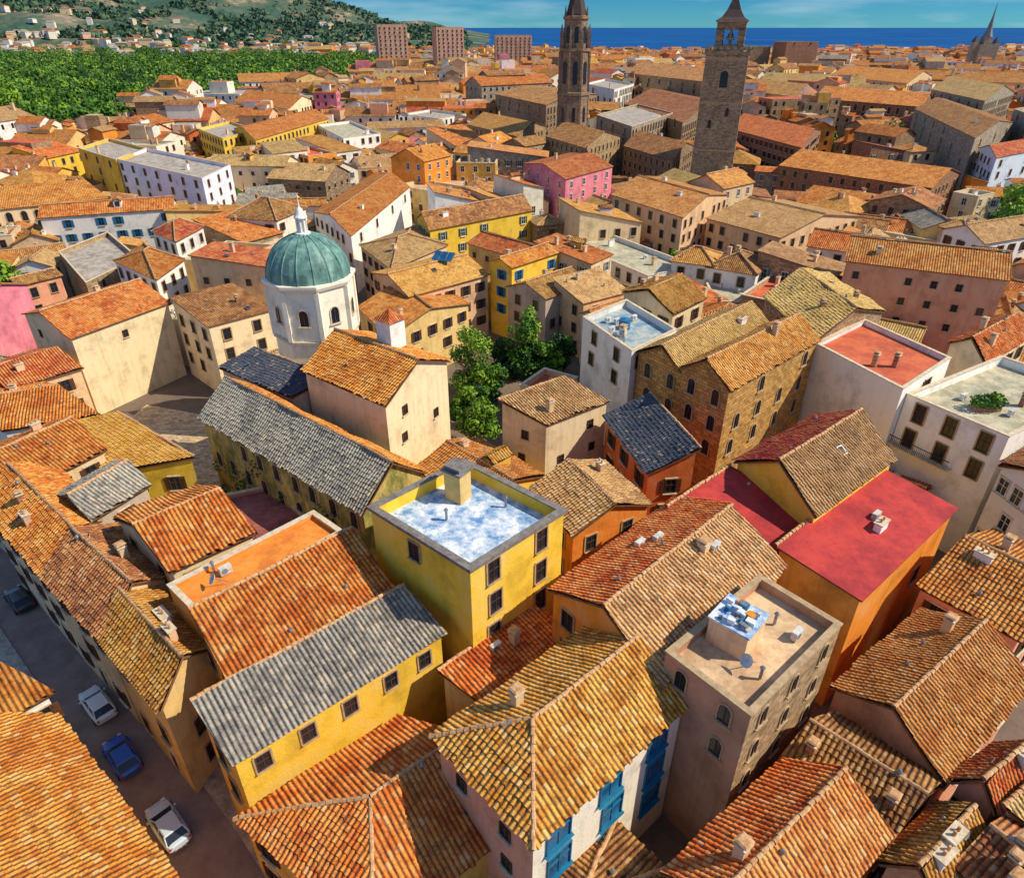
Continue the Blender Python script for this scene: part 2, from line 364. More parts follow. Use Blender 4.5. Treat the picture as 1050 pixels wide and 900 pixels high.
def dormer_mesh(m,tl):
    mb=MB(); mb.box((-.5,0,-1.2),(2.6,1.5,2.2),m)
    for s in(-1,1): tile_plane(mb,[(-1.9,s*.95,.88),(.95,s*.95,.88),(.95,0,1.45),(-1.9,0,1.45)],tl,True)
    mb.poly([(.8,-.75,1.0),(.8,.75,1.0),(.8,0,1.4)],m)
    mb.poly([(.82,-.38,-.1),(.82,.38,-.1),(.82,.38,.75),(.82,-.38,.75)],'glass')
    for y in(-.43,.43): mb.box((.85,y,-.15),(.07,.09,.95),'frame_brown')
    mb.box((.85,0,.78),(.06,.78,.07),'frame_brown'); mb.box((.87,0,-.2),(.1,.95,.07),'frame_brown')
    return mb.mesh('dormer')
DO=[dormer_mesh('cream','t_orange'),dormer_mesh('white','t_brown'),dormer_mesh('ochre','t_gold')]
mb=MB(); mb.box((0,0,0),(.9,.7,.1),'metal'); mb.poly([(-.38,-.28,.104),(.38,-.28,.104),(.38,.28,.104),(-.38,.28,.104)],'glass'); SK=mb.mesh('skylight')
mb=MB(); mb.cyl((0,0,-.3),(0,0,.6),.1,.1,8,'metal'); mb.cyl((0,0,.6),(0,0,.78),.18,.06,8,'metal'); VP=mb.mesh('vent_pipe')
FOOT=[]
def wins(root,off,p,q,outw,z0,ztop,rows,cols,kind,skip=.12,zs=None,scale=1,door=None):
    L=math.hypot(q[0]-p[0],q[1]-p[1])
    if L<1.8 or cols<1: return
    d=Vector((q[0]-p[0],q[1]-p[1],0))/L; O=Vector((outw[0],outw[1],0)).normalized(); X=O.cross(Vector((0,0,1)))
    hgt=(ztop-z0)/max(rows,1)
    for r in range(rows):
        zb=ztop-hgt*(r)-2.35*scale if zs is None else zs[r]
        if zb<z0+.3: zb=z0+.9
        for c in range(cols):
            if R.random()<skip: continue
            f=(c+.5+R.uniform(-.06,.06))/cols; pos=Vector((p[0],p[1],0))+d*(L*f)+O*.003
            isdoor=door and r==rows-1 and c%3==1
            M=Matrix.Translation((pos.x-off[0],pos.y-off[1],z0 if isdoor else zb))@Matrix(((X.x,O.x,0,0),(X.y,O.y,0,0),(0,0,1,0),(0,0,0,1)))
            if isdoor: obj('door',DM[door],root,mat=M)
            else: obj('window',WM[kind],root,mat=M@Matrix.Scale(scale,4))
def house_w(q,h,roof,rise,wall,tl,wall2=None,tl2=None,win=None,win2=None,wt='brown',wt2=None,label=None,name='house',cat='house',
            chim=1,z0=0,geo=None,floor='concrete',skip=.12,ws=1,par=.8,door=None,ac=0,ant=0,over=.35,group=None,cop='coping',ws2=None,dish=0,
            dorm=0,sky=0,vent=0,cw=.07):
    """q: four world footprint corners, counter-clockwise, q0-q1 and q1-q2 the street sides"""
    q=[tuple(p) for p in q]
    cx=sum(p[0] for p in q)/4; cy=sum(p[1] for p in q)/4
    FOOT.append(q)
    root=obj(name,None,loc=(cx,cy,0)); off=(cx,cy,0)
    if geo is None: geo=math.hypot(cx,cy)<105
    orig=q; wm=[wall,wall2 or wall,wall,wall]
    if roof[-2:]=='bc': rot=0
    elif roof[-2:]=='ab': rot=1 if roof[0] in'gh' else 3
    else: rot=0
    Q=[q[(i+rot)%4] for i in range(4)]; W=[wm[(i+rot)%4] for i in range(4)]
    kind=roof[0]
    mw=MB(); mr=MB(); zb=z0-.3
    if kind in'gh':
        hs,he=(1,1) if kind=='h' else (0,0)
        if roof[0]=='h' and len(roof)>3 and roof[1]=='1': hs,he=1,0
        if roof[0]=='h' and len(roof)>3 and roof[1]=='2': hs,he=0,1
        for i in range(4):
            a,b=Q[i],Q[(i+1)%4]
            gab=(i==0 and not hs) or (i==2 and not he)
            mw.wall(a,b,zb,h,h,W[i],apex=h+rise if gab else None)
        E=expand(Q,over); wid=(Vector(Q[0])-Vector(Q[1])).length/2; sl=rise/wid; ze=h-sl*over+.17; zr=h+rise+.17
        m0=(Vector(E[0])+Vector(E[1]))/2; m1=(Vector(E[2])+Vector(E[3]))/2; L=(m1-m0).length; d=(m1-m0)/L
        ins=min(wid*1.0,L*.42)
        r0=m0+d*(ins if hs else 0); r1=m1-d*(ins if he else 0)
        v=lambda p,z:(p[0],p[1],z)
        tile_plane(mr,[v(E[1],ze),v(E[2],ze),v(r1,zr),v(r0,zr)],tl,geo)
        tile_plane(mr,[v(E[3],ze),v(E[0],ze),v(r0,zr),v(r1,zr)],tl2 or tl,geo)
        if hs: tile_plane(mr,[v(E[0],ze),v(E[1],ze),v(r0,zr)],tl,geo)
        if he: tile_plane(mr,[v(E[2],ze),v(E[3],ze),v(r1,zr)],tl,geo)
        if math.hypot(cx,cy)<190:
            up=.08
            ridge(mr,v(r0,zr+up),v(r1,zr+up),'mortar')
            if hs: ridge(mr,v(E[0],ze+up),v(r0,zr+up),'mortar'); ridge(mr,v(E[1],ze+up),v(r0,zr+up),'mortar')
            if he: ridge(mr,v(E[2],ze+up),v(r1,zr+up),'mortar'); ridge(mr,v(E[3],ze+up),v(r1,zr+up),'mortar')
        rz=lambda s,t:h+rise*(1-abs(t))
    elif kind=='s':
        hz_=[h+rise,h,h,h+rise]
        for i in range(4): mw.wall(Q[i],Q[(i+1)%4],zb,hz_[i],hz_[(i+1)%4],W[i])
        E=expand(Q,over*.8); wid=(Vector(Q[0])-Vector(Q[1])).length; sl=rise/wid; o=over*.8
        ze=h-sl*o+.17; zr=h+rise+sl*o+.17; v=lambda p,z:(p[0],p[1],z)
        tile_plane(mr,[v(E[1],ze),v(E[2],ze),v(E[3],zr),v(E[0],zr)],tl,geo and tl[:2]=='t_')
        if geo: ridge(mr,v(E[0],zr+.05),v(E[3],zr+.05),'mortar')
        m0=(Vector(Q[0])+Vector(Q[1]))/2; m1=(Vector(Q[2])+Vector(Q[3]))/2; L=(m1-m0).length; d=(m1-m0)/L
        rz=lambda s,t:h+rise*(1-t)/2
    else:
        for i in range(4): mw.wall(Q[i],Q[(i+1)%4],zb,h,h,W[i])
        I=expand(Q,-.32); fz=h-par; C=expand(Q,cw); ch_=.1 if cw<.1 else .3
        for i in range(4):
            j=(i+1)%4
            mw.poly([(*I[j],fz-.02),(*I[i],fz-.02),(*I[i],h),(*I[j],h)],W[i],[(0,0),(3,0),(3,1),(0,1)])
            I2=expand(I,-.05)
            mr.poly([(*C[i],h+.1),(*C[j],h+.1),(*I2[j],h+.1),(*I2[i],h+.1)],cop)
            mr.poly([(*C[i],h+.1-ch_),(*C[j],h+.1-ch_),(*C[j],h+.1),(*C[i],h+.1)],cop)
            mr.poly([(*C[i],h+.1-ch_),(*C[j],h+.1-ch_),(*Q[j],h+.1-ch_),(*Q[i],h+.1-ch_)][::-1],cop)
            mr.poly([(*I2[j],h-.02),(*I2[i],h-.02),(*I2[i],h+.1),(*I2[j],h+.1)],cop)
        mr.poly([(*p,fz) for p in expand(Q,-.2)],floor)
        m0=(Vector(Q[0])+Vector(Q[1]))/2; m1=(Vector(Q[2])+Vector(Q[3]))/2; L=(m1-m0).length; d=(m1-m0)/L
        rz=lambda s,t:fz+.4
    hw_=(Vector(Q[1])-Vector(Q[0]))/2
    place=lambda s,t:(m0+d*(L*s))+hw_*t
    obj('wall',mw.mesh('wall',off),root); r=obj('roof',mr.mesh('roof',off),root)
    A,B,C,D=orig
    n1=Vector(((B[1]-A[1]),-(B[0]-A[0]))); n2=Vector(((C[1]-B[1]),-(C[0]-B[0])))
    if n1.dot(Vector((A[0]-cx,A[1]-cy))+Vector((B[0]-cx,B[1]-cy)))<0: n1=-n1
    if n2.dot(Vector((C[0]-cx,C[1]-cy))+Vector((B[0]-cx,B[1]-cy)))<0: n2=-n2
    l1=math.hypot(A[0]-B[0],A[1]-B[1]); l2=math.hypot(C[0]-B[0],C[1]-B[1])
    fl=max(1,int((h-z0)/3.1))
    if win is None: win=(min(fl,3),int(l1/3.1))
    if win2 is None: win2=(min(fl,3),int(l2/3.1))
    wins(root,off,A,B,n1,max(z0,h-3.1*win[0]),h-.1,win[0],win[1],wt,skip,scale=ws,door=door)
    wins(root,off,B,C,n2,max(z0,h-3.1*win2[0]),h-.1,win2[0],win2[1],wt2 or wt,skip,scale=ws2 or ws)
    ang=math.atan2(d.y,d.x)
    slope_ang=math.atan(rise/max(hw_.length,.5)) if kind in 'gh' else math.atan(rise/max(2*hw_.length,.5)) if kind=='s' else 0
    def put(nm,me,s,t,dz=0,tilt=False,down=False):
        p=place(s,t); z=rz(s,t)+dz
        if down: a=math.atan2(hw_.y,hw_.x)+(math.pi if (t<0 and kind in'gh') else 0)
        else: a=ang
        M=Matrix.Translation((p.x-cx,p.y-cy,z))@Matrix.Rotation(a,4,'Z')
        if tilt: M=M@Matrix.Rotation(slope_ang,4,'Y')
        obj(nm,me,r,mat=M)
    for i in range(chim): put('chimney',CM[R.randrange(5)],R.uniform(.15,.85),R.choice((-1,1))*R.uniform(.15,.6),-.1)
    for i in range(ant): put('antenna',AM,R.uniform(.1,.9),.02)
    for i in range(vent): put('vent_pipe',VP,R.uniform(.1,.9),R.uniform(-.8,.8))
    if kind!='f':
        for i in range(sky): put('skylight',SK,R.uniform(.2,.8),R.choice((1,1,-1))*R.uniform(.3,.7),.34,True,True)
        for i in range(dorm): put('dormer',DO[R.randrange(3)],R.uniform(.25,.75),R.choice((1,1,-1))*.45 if kind in'gh' else .1,.35,False,True)
    for i in range(dish):
        s=R.uniform(.1,.9); p=place(s,.3); obj('satellite_dish',DI,r,mat=Matrix.Translation((p.x-cx,p.y-cy,rz(s,.3)+.1))@Matrix.Rotation(-.9,4,'Y')@Matrix.Rotation(.4,4,'X'))
    for i in range(ac): put('air_conditioner',ACM,R.uniform(.2,.8),R.uniform(-.6,.6),-.3 if kind=='f' else .1)
    wn=wall.replace('stone',' stone') if 'stone' in wall else wall+' plastered'
    if wall=='brick': wn='red brick'
    rn=('flat terrace roof' if kind=='f' else ('hipped' if kind=='h' else 'pitched' if kind=='g' else 'lean-to')+' '+(TN.get(tl,'red sheet'))+' roof')
    top(root,label or f"{wn} town house with {rn}",cat,group or 'old town houses')
    return root
def para(A,B,C): return [A,B,C,(A[0]+C[0]-B[0],A[1]+C[1]-B[1])]
def house(A,B,C,h,roof,rise,wall,tl,**k):
    ha=h+rise if roof=='sbc' else h; hc=h+rise if roof=='sab' else h
    if B[1]>300 and 'vent' not in k: k['vent']=R.choice((0,1,2)); 
    if B[1]>300 and 'sky' not in k: k['sky']=R.choice((0,0,0,1))
    return house_w(para(G(*A,ha),G(*B,h),G(*C,hc)),h,roof,rise,wall,tl,**k)
# ================================================================ surveyed houses
H=house
H((450,757),(547,862),(700,722),12,'h1bc',2.3,'salmon','t_amber',wall2='offwhite',win=(2,2),wt='small',win2=(3,3),wt2='bigblue',skip=0,chim=1,sky=0,label='salmon and off-white house with teal-blue window bays',ant=1)
H((250,840),(385,960),(545,830),6.2,'h1bc',2.6,'ochre','t_orange',chim=0,vent=1,sky=0,label='low ochre house with hipped bright orange tile roof')
H((203,722),(240,780),(452,650),10.3,'sbc',1.4,'ochre','t_grey',wall2='yellow',win=(2,1),win2=(1,5),wt2='dark',wt='dark',skip=0,chim=0,sky=0,ws2=.85,label='yellow house with grey-blue lean-to tile roof')
H((200,628),(237,697),(400,603),11.5,'sbc',1.9,'ochre','t_orange',win=(3,2),wt='dark',win2=(1,3),chim=0,sky=0,label='ochre house with big orange barrel tile roof')
H((172,600),(200,628),(352,545),13.4,'f',0,'orange','t_orange',floor='terrace_orange',par=.35,win=(3,1),win2=(0,0),chim=0,ac=1,dish=1,label='narrow house with flat orange painted terrace')
YT=H((380,520),(482,583),(578,523),16.6,'f',0,'yellow','t_orange',floor='terrace_blue',par=1.1,win=(1,1),win2=(3,2),wt='dark',wt2='tall',skip=0,chim=0,vent=2,cop='greycoping',cw=.22,name='yellow_tower_house',label='tall yellow house with flat patchy blue roof terrace',cat='house',ws=.95)
H((455,690),(503,726),(592,655),7.6,'sbc',1.0,'sand','t_orange',win=(0,0),win2=(0,0),chim=1,ac=1)
H((105,650),(165,722),(216,664),10,'gab',1.8,'sand','t_amber',wt='dark',door='sh_brown',chim=2,label='sand house facing the street with amber tile roof')
H((48,592),(105,652),(176,590),10,'gab',2.2,'beige','t_brown',door='sh_green',chim=1,dish=1)
H((-15,520),(47,590),(112,532),10,'gab',2.0,'cream','t_orange',door='sh_brown',chim=2)
H((122,532),(176,584),(258,547),12.5,'gbc',1.8,'cream','t_orange',win=(1,2),win2=(1,2),wt='dark',chim=0,label='cream house with bright orange gable roof')
H((62,508),(95,532),(150,498),11.3,'gbc',1.3,'greige','t_grey',chim=0)
H((-45,478),(5,512),(105,462),10,'gbc',2,'beige','t_orange')
H((45,440),(112,486),(196,470),8.2,'sab',1.2,'yellow','t_yellow',chim=0,sky=0)
H((205,512),(255,566),(335,548),7,'f',0,'rosebrown','t_red',floor='terrace_maroon',chim=0,par=.4)
H((-150,1010),(200,935),(58,738),8.5,'gbc',2.6,'ochre','t_orange',win=(0,0),win2=(0,0),chim=0,sky=0,label='long house beside the street with orange tile roof')
H((-110,705),(-5,742),(48,712),9,'gbc',1.6,'white','t_orange',win=(0,0),win2=(2,2),chim=1)
H((568,605),(678,700),(800,582),13,'gbc',2.5,'orange','t_tan',tl2='t_orange',win=(3,3),win2=(0,0),wt='dark',chim=1,ac=3,vent=2,label='orange house with broad tan tile gable roof')
H((683,668),(770,734),(863,640),15,'f',0,'rosebrown','t_tan',wall2='stone',floor='terrace_sand',par=.7,win=(2,2),win2=(3,3),wt='arch',wt2='arch',skip=0,chim=0,ac=1,dish=1,cop='stonetrim',ws=.85,label='weathered rose-brown house with arched windows and roof terrace')
H((800,562),(882,614),(978,522),12,'sbc',1.2,'ochre','redsheet',wall2='orange',win=(0,0),win2=(2,2),wt='dark',chim=1,ac=1,sky=0,label='orange house with smooth crimson red roof')
H((688,522),(780,578),(838,530),12.3,'sbc',1.3,'redorange','redsheet',win=(2,2),wt='dark',chim=0,sky=0)
H((757,474),(836,527),(915,470),14.3,'gbc',2.6,'yellow','t_tan',tl2='t_red',win=(0,0),win2=(0,0),chim=0,label='raised yellow attic with tan and red gable roof')
H((858,705),(965,797),(1052,700),9,'gbc',2.2,'salmon','t_gold',win=(1,1),wt='small',chim=1)
H((688,895),(790,985),(905,852),8.8,'gbc',2.2,'ochre','t_gold',tl2='t_orange',chim=1)
H((797,790),(905,864),(962,800),8,'gab',1.8,'redorange','t_brown',chim=2)
H((945,602),(1045,655),(1115,590),9.5,'gab',2,'salmon','t_amber',chim=2)
H((985,800),(1020,826),(1060,790),9.5,'gbc',1.3,'salmon','t_orange',win=(2,2),chim=1,wt='small')
H((1035,830),(1075,862),(1120,820),8.5,'sbc',1.2,'salmon','t_tan',win=(2,2),chim=1,wt='small')
H((912,884),(960,920),(1010,862),8,'gbc',1.5,'salmon','t_gold',chim=2,dish=1)
H((985,890),(1030,930),(1080,880),8.6,'gab',1.3,'cream','t_brown',chim=3)
H((985,574),(1035,606),(1072,580),9,'f',0,'white','t_red',floor='terrace_blue',chim=0,ac=4)
H((836,352),(926,399),(975,367),16,'f',0,'white','t_red',floor='terrace_red',par=.55,win=(2,0),win2=(1,1),chim=2,label='white house with flat red painted roof',skip=0)
H((975,352),(1010,372),(1055,345),14.5,'gbc',1.8,'cream','t_orange',chim=2)
WB=H((930,404),(1035,448),(1130,400),15,'f',0,'white','t_red',wall2='white',floor='terrace_weather',par=.9,win=(2,3),win2=(0,0),wt='tall',skip=0,chim=1,ac=2,label='large white house with planted roof terrace and balcony')
H((1028,478),(1092,522),(1150,480),13,'gbc',1.6,'white','t_brown',win=(3,4),wt='plain',chim=1)
H((655,362),(701,383),(789,335),15,'gbc',2.0,'goldstone','t_straw',win=(3,2),win2=(1,4),wt='arch',wt2='arch',skip=0,chim=1,label='old golden stone palace wing with arched windows')
H((700,377),(748,399),(838,349),16.6,'gbc',2.0,'goldstone','t_gold',win=(3,2),win2=(3,4),wt='arch',wt2='arch',skip=.08,chim=1,label='taller golden stone palace wing with rows of arched windows')
H((785,305),(836,350),(905,320),16,'gab',2.2,'stone','t_straw',chim=2)
H((598,325),(648,360),(694,338),15.5,'f',0,'white','t_tan',floor='terrace_green',win=(2,2),chim=1,ac=4,dish=2,vent=2,wt='dark',label='white house with cluttered blue-grey roof terrace')
H((640,300),(690,322),(722,306),14.5,'gbc',1.8,'cream','t_gold',chim=2)
H((622,428),(665,485),(714,462),11,'sab',2.2,'redorange','t_slate_shade',chim=0,sky=0,label='orange-red house with lean-to roof painted dark blue as shade')  # dark blue tiles stand in for shade cast on this roof
H((547,502),(588,548),(664,517),10,'gab',1.6,'orange','t_tan',chim=1,wt='dark')
H((515,412),(560,436),(622,412),12,'sbc',1.2,'cream','t_tan',chim=1,wt='small')
AI=H((208,428),(372,524),(432,484),12,'gab',3.0,'mossy','t_orange',tl2='t_grey',win=(2,9),wt='arch',chim=0,sky=0,vent=0,name='church_aisle',cat='church',label='long mossy ochre church wing with arched windows and ivy')
H((313,380),(395,415),(458,371),16,'gab',2.4,'cream','t_orange',win=(0,0),win2=(2,2),wt2='small',chim=0,sky=0,name='church_nave',cat='church',label='tall cream church nave with orange tile gable roof')
H((228,378),(300,408),(335,388),13,'sab',1,'greige','t_slate_shade',win=(0,0),win2=(0,0),chim=0)
H((25,322),(73,347),(172,311),12,'gbc',2,'cream','t_orange',win=(2,2),win2=(1,1),wt='small',skip=.3,chim=1,label='cream house with large bare wall above the square')
H((176,306),(214,335),(278,318),11.5,'sbc',1.2,'cream','t_brown',win2=(2,2),wt='dark',chim=1)
H((118,268),(160,287),(188,267),13,'hbc',1.8,'white','t_orange',chim=0,wt='dark')
H((157,238),(180,248),(208,233),13,'hbc',1.8,'white','t_red',chim=0,wt='dark')
H((-60,405),(5,442),(99,426),8,'gbc',1.5,'white','t_orange',win=(1,2),win2=(1,2),wt='dark',chim=1)
H((-30,380),(10,400),(82,378),9,'gbc',1.4,'peach','t_red',chim=1)
H((60,258),(88,290),(142,264),10,'f',0,'stone','t_tan',win=(0,0),win2=(1,2),wt='arch',chim=0)
H((118,163),(207,183),(236,169),17,'f',0,'lavender','t_tan',win=(4,7),win2=(4,3),wt='dark',skip=0,chim=2,ant=2,label='white apartment block with rows of windows and flat roof',cat='apartment block',name='apartment_block')
H((80,152),(119,164),(150,152),17,'f',0,'yellow','t_tan',win=(4,3),wt='dark',chim=1)
H((-60,200),(-30,218),(110,204),12.5,'gbc',2.6,'cream','t_orange',win2=(2,10),wt='arch',skip=0,chim=0,ws=1.2,label='long cream building with arched windows and orange roof')
H((240,132),(262,144),(337,122),17,'gbc',2,'yellow','t_orange',wt='dark',chim=1)
H((203,132),(228,142),(262,133),17,'f',0,'yellow','t_tan',chim=1,wt='dark')
H((325,128),(352,142),(390,137),16,'f',0,'white','t_tan',wt='dark',skip=.3,chim=1,floor='terrace_weather')
H((413,117),(450,122),(478,117),15,'f',0,'white','t_orange',chim=1,wt='dark')
H((322,218),(360,242),(420,192),12,'gbc',1.8,'white','t_orange',win2=(1,4),chim=1,wt='dark')
H((428,224),(441,236),(545,216),13,'gbc',2.2,'yellow','t_brown',win2=(2,5),wt='green',chim=1)
H((370,252),(402,276),(458,252),11,'hbc',1.8,'beige','t_tan',chim=1)
H((382,280),(420,304),(500,282),11,'gbc',1.6,'peach','t_gold',chim=1)
H((368,315),(400,345),(480,312),9,'gab',1.8,'sand','t_orange',chim=1)
H((537,168),(580,184),(628,171),15,'gbc',1.8,'pink','t_red',win=(3,4),win2=(3,4),wt='plain',skip=0,chim=1,label='pink town house with white-framed windows')
H((628,200),(700,223),(746,200),14,'gab',2.2,'peach','t_gold',win=(3,6),wt='dark',skip=.05,chim=2,ant=1)
H((725,224),(800,244),(880,222),12,'gab',2.4,'peach','t_straw',win=(2,6),wt='dark',chim=2)
H((800,170),(955,193),(985,178),13,'gab',3,'brick','t_orange',win=(2,12),wt='dark',skip=.05,chim=1,name='long_brick_building',cat='building',label='long reddish brick building with tiled roof')
H((748,132),(822,152),(842,134),16,'gab',3,'brick','t_orange',chim=0)
H((835,101),(945,110),(956,103),20,'gab',4,'brick','t_orange',win=(3,13),wt='arch',skip=0,chim=0,ws=1.4,name='convent_building',cat='building',label='large brick convent building with two rows of arched windows')
H((938,112),(1000,142),(1040,126),21,'gab',2.5,'greystone','t_brown',win=(3,6),win2=(3,3),wt='arch',chim=1,cat='building',name='stone_building',ws=1.2,label='massive old stone range with tall weathered walls')
H((1040,112),(1075,124),(1130,112),24,'f',0,'greystone','t_brown',win=(3,3),win2=(3,3),wt='arch',chim=1,cat='building',name='stone_building',ws=1.2)
H((955,92),(1010,104),(1040,95),24,'gab',4,'greystone','t_tan',win=(3,6),wt='arch',chim=0,cat='building',name='stone_building',ws=1.3,label='high grey stone block with arched openings')
H((1004,152),(1022,162),(1085,150),18,'gbc',2,'paleblue','t_red',win2=(3,5),wt='dark',chim=1)
H((968,235),(1010,250),(1070,240),14,'gbc',2,'white','t_tan',chim=1)
H((640,107),(700,126),(745,106),19,'gab',3.5,'brownstone','t_brown',win=(1,5),wt='arch',chim=0,name='cathedral_nave',cat='church',label='brown stone cathedral nave with weathered tile roof',ws=1.6)
H((508,97),(560,108),(612,97),22,'gab',2,'brownstone','t_brown',win=(2,5),wt='arch',chim=0,name='cathedral_side_building',cat='church',ws=1.5,label='brown stone cathedral wing with arched windows')
H((612,118),(648,130),(690,116),20,'f',0,'greystone','t_brown',win=(2,3),wt='arch',chim=0,name='cathedral_chapter_house',cat='church',ws=1.5,label='grey stone flat-roofed block beside the cathedral')
H((480,128),(530,140),(560,130),16,'gab',3,'stone','t_gold',wt='dark')
H((560,140),(600,152),(636,140),17,'gab',3,'stone','t_brown',wt='arch',chim=0)
H((640,150),(690,165),(712,150),15,'gab',3,'brownstone','t_brown',wt='dark')
H((640,75),(720,84),(745,76),26,'gab',4,'stone','t_brown',wt='dark',win=(2,7),ws=1.3,geo=False)
H((850,78),(930,86),(958,80),20,'gab',5,'beige','t_orange',wt='dark',win=(3,12),ws=1.4)
H((468,86),(508,92),(540,86),18,'gab',4,'white','t_orange',wt='dark',win=(3,8),ws=1.3)
H((240,104),(296,112),(325,105),16,'gab',4,'cream','t_orange',wt='dark',win=(2,9),ws=1.2)
H((600,86),(630,92),(650,86),24,'f',0,'white','t_orange',wt='dark',win=(3,5),ws=1.3)
H((760,92),(815,100),(838,93),20,'gab',4,'rosebrown','t_brown',wt='dark',win=(2,7),ws=1.3)
def block(x,y,w,d,h,ang,wall,label,win,cat='apartment block',name='apartment_block',wk='plain',ws=1.5,**k):
    c,s=math.cos(ang),math.sin(ang)
    P=[(x+a*c-b*s,y+a*s+b*c) for a,b in((-w/2,-d/2),(w/2,-d/2),(w/2,d/2),(-w/2,d/2))]
    return house_w(P,h,'f',0,wall,'t_tan',win=win,win2=(win[0],max(2,win[1]//2)),chim=0,name=name,cat=cat,label=label,skip=0,wt=wk,ws=ws,geo=False,**k)
block(-107,700,26,20,50,.3,'clay','tall reddish tan apartment block with rows of windows',(11,6),ws=1.5,wk='small')
block(-58,715,25,20,48,.3,'clay','tall reddish tan apartment block with rows of windows',(11,6),ws=1.5,wk='small')
block(1,920,42,20,40,.1,'clay','lower reddish apartment block near the sea',(8,8),ws=1.6,wk='small')
block(252,700,30,24,37,.15,'brick','tall plain brick block',(1,2),cat='building',name='brick_block',wk='small')
block(220,720,24,24,33,.15,'brownstone','plain brown stone block',(1,2),cat='building',name='stone_block',wk='small')
# ================================================================ special structures
dx,dy=-25.3,83.5
root=obj('domed_chapel',None,loc=(dx,dy,0)); off=(dx,dy,0); mb=MB(); RD=5.25
mb.ring((dx,dy),[(RD,-.3),(RD,20.9),(RD+.3,21.0),(RD+.5,21.4),(RD+.5,21.7),(RD-.1,21.75)],8,'offwhite',rot=.39)
mb.ring((dx,dy),[(RD+.15,14.2),(RD+.25,14.25),(RD+.25,14.6),(RD+.02,14.65)],8,'coping',rot=.39)
for i in range(8):
    a=.39+2*math.pi*i/8; mb.box((dx+(RD+.02)*math.cos(a),dy+(RD+.02)*math.sin(a),14.6),(.5,.5,6.3),'offwhite',None)
obj('wall',mb.mesh('wall',off),root)
t=NT('copper'); n=t.noise(t.pos((1,1,.3)),1.1,6,.7)
c=t.ramp(n,[(.32,(.05,.11,.1)),(.48,(.12,.25,.22)),(.6,(.2,.36,.31)),(.75,(.4,.5,.42))]); n=t.noise(t.pos((2,2,.4)),3,5,.7); c=t.mix(t.ramp(n,[(.52,(0,)*3),(.72,(.7,)*3)]),c,(.07,.1,.09)); t.b.inputs['Roughness'].default_value=.5; MAT['copper']=t.out(c)
mb=MB(); pr=[((RD-.15)*math.cos(a),21.7+5.0*math.sin(a)) for a in np.linspace(0,1.42,12)]
mb.ring((dx,dy),pr,32,'copper')
for i in range(16):
    a=2*math.pi*i/16
    for (r0,z0),(r1,z1) in zip(pr,pr[1:]): mb.cyl((dx+r0*math.cos(a),dy+r0*math.sin(a),z0),(dx+r1*math.cos(a),dy+r1*math.sin(a),z1),.11,.11,5,'copper',False)
do=obj('dome',mb.mesh('dome',off,smooth=False),root)
mb=MB(); zl=26.5; mb.ring((dx,dy),[(.95,zl),(.95,zl+.3),(.5,zl+.4),(.5,zl+1.9),(.8,zl+2),(.8,zl+2.15),(.6,zl+2.4),(.35,zl+3),(.1,zl+3.3),(.05,zl+4.7),(0,zl+4.7)],12,'white')
for i in range(8):
    a=2*math.pi*i/8; mb.box((dx+.58*math.cos(a),dy+.58*math.sin(a),zl+.4),(.14,.14,1.55),'white')
mb.box((dx,dy,zl+4.2),(.7,.08,.08),'iron')
obj('lantern',mb.mesh('lantern',off),do)
for i in range(8):
    a=.39+math.pi/8+2*math.pi*i/8; O=Vector((math.cos(a),math.sin(a),0)); X=O.cross(Vector((0,0,1))); r=RD*math.cos(math.pi/8)+.01
    if O.y<.4: obj('window',WM['archw'],root,mat=Matrix.Translation((O.x*r,O.y*r,16.6))@Matrix(((X.x,O.x,0,0),(X.y,O.y,0,0),(0,0,1,0),(0,0,0,1)))@Matrix.Scale(1.15,4))
top(root,'cream octagonal chapel drum with green copper dome and white lantern','chapel')
FOOT.append([(dx-6,dy),(dx,dy-6),(dx+6,dy),(dx,dy+6)])
def rotM(x,y,a): return Matrix.Translation((x,y,0))@Matrix.Rotation(a,4,'Z')
def dark_arch(mb,M,x,y,z,w,h,out,mat='glass'):
    rM=M@Matrix.Rotation(out*math.pi/2,4,'Z'); n=8
    pts=[(-w/2+x,-y-.03,z),(w/2+x,-y-.03,z)]+[(x+w/2*math.cos(math.pi*i/n),-y-.03,z+h+w/2*math.sin(math.pi*i/n)) for i in range(n+1)]
    mb.poly([rM@Vector(p) for p in pts],mat)
# --- bell tower
tx,ty=58.5,212; root=obj('bell_tower',None,loc=(tx,ty,0)); M=rotM(0,0,-.3); TS='towerstone'
mb=MB(); mb.box((0,0,-.3),(11.6,11.6,42),TS,M,taper=.95)
for z in(18,30,40.6): mb.box((0,0,z),(11.7-.014*z,11.7-.014*z,.5),'stonetrim',M)
mb.box((0,0,41.7),(11.8,11.8,.8),TS,M)
for f in range(4):
    rM=M@Matrix.Rotation(f*math.pi/2,4,'Z')
    for i in range(-3,4): mb.box((i*1.75,-5.6,42.5),(.9,.5,1.0),TS,rM)
obj('shaft',mb.mesh('shaft'),root)
mb=MB(); s_=2.8
for x in(-1,1):
    for y in(-1,1): mb.box((x*s_,y*s_,42.5),(1.8,1.8,5.4),TS,M)
mb.box((0,0,42.4),(7.6,7.6,1.6),TS,M); mb.box((0,0,47.3),(7.4,7.4,1.8),TS,M); mb.box((0,0,49.1),(8.2,8.2,.4),'stonetrim',M); mb.box((0,0,45.2),(7.5,7.5,.25),'stonetrim',M)
for f in range(4):
    rM=M@Matrix.Rotation(f*math.pi/2,4,'Z'); mb.box((0,-s_,43.6),(.6,.9,4.3),TS,rM)
mb.cyl((0,0,45),(0,0,46.6),1.2,.6,12,'metal')
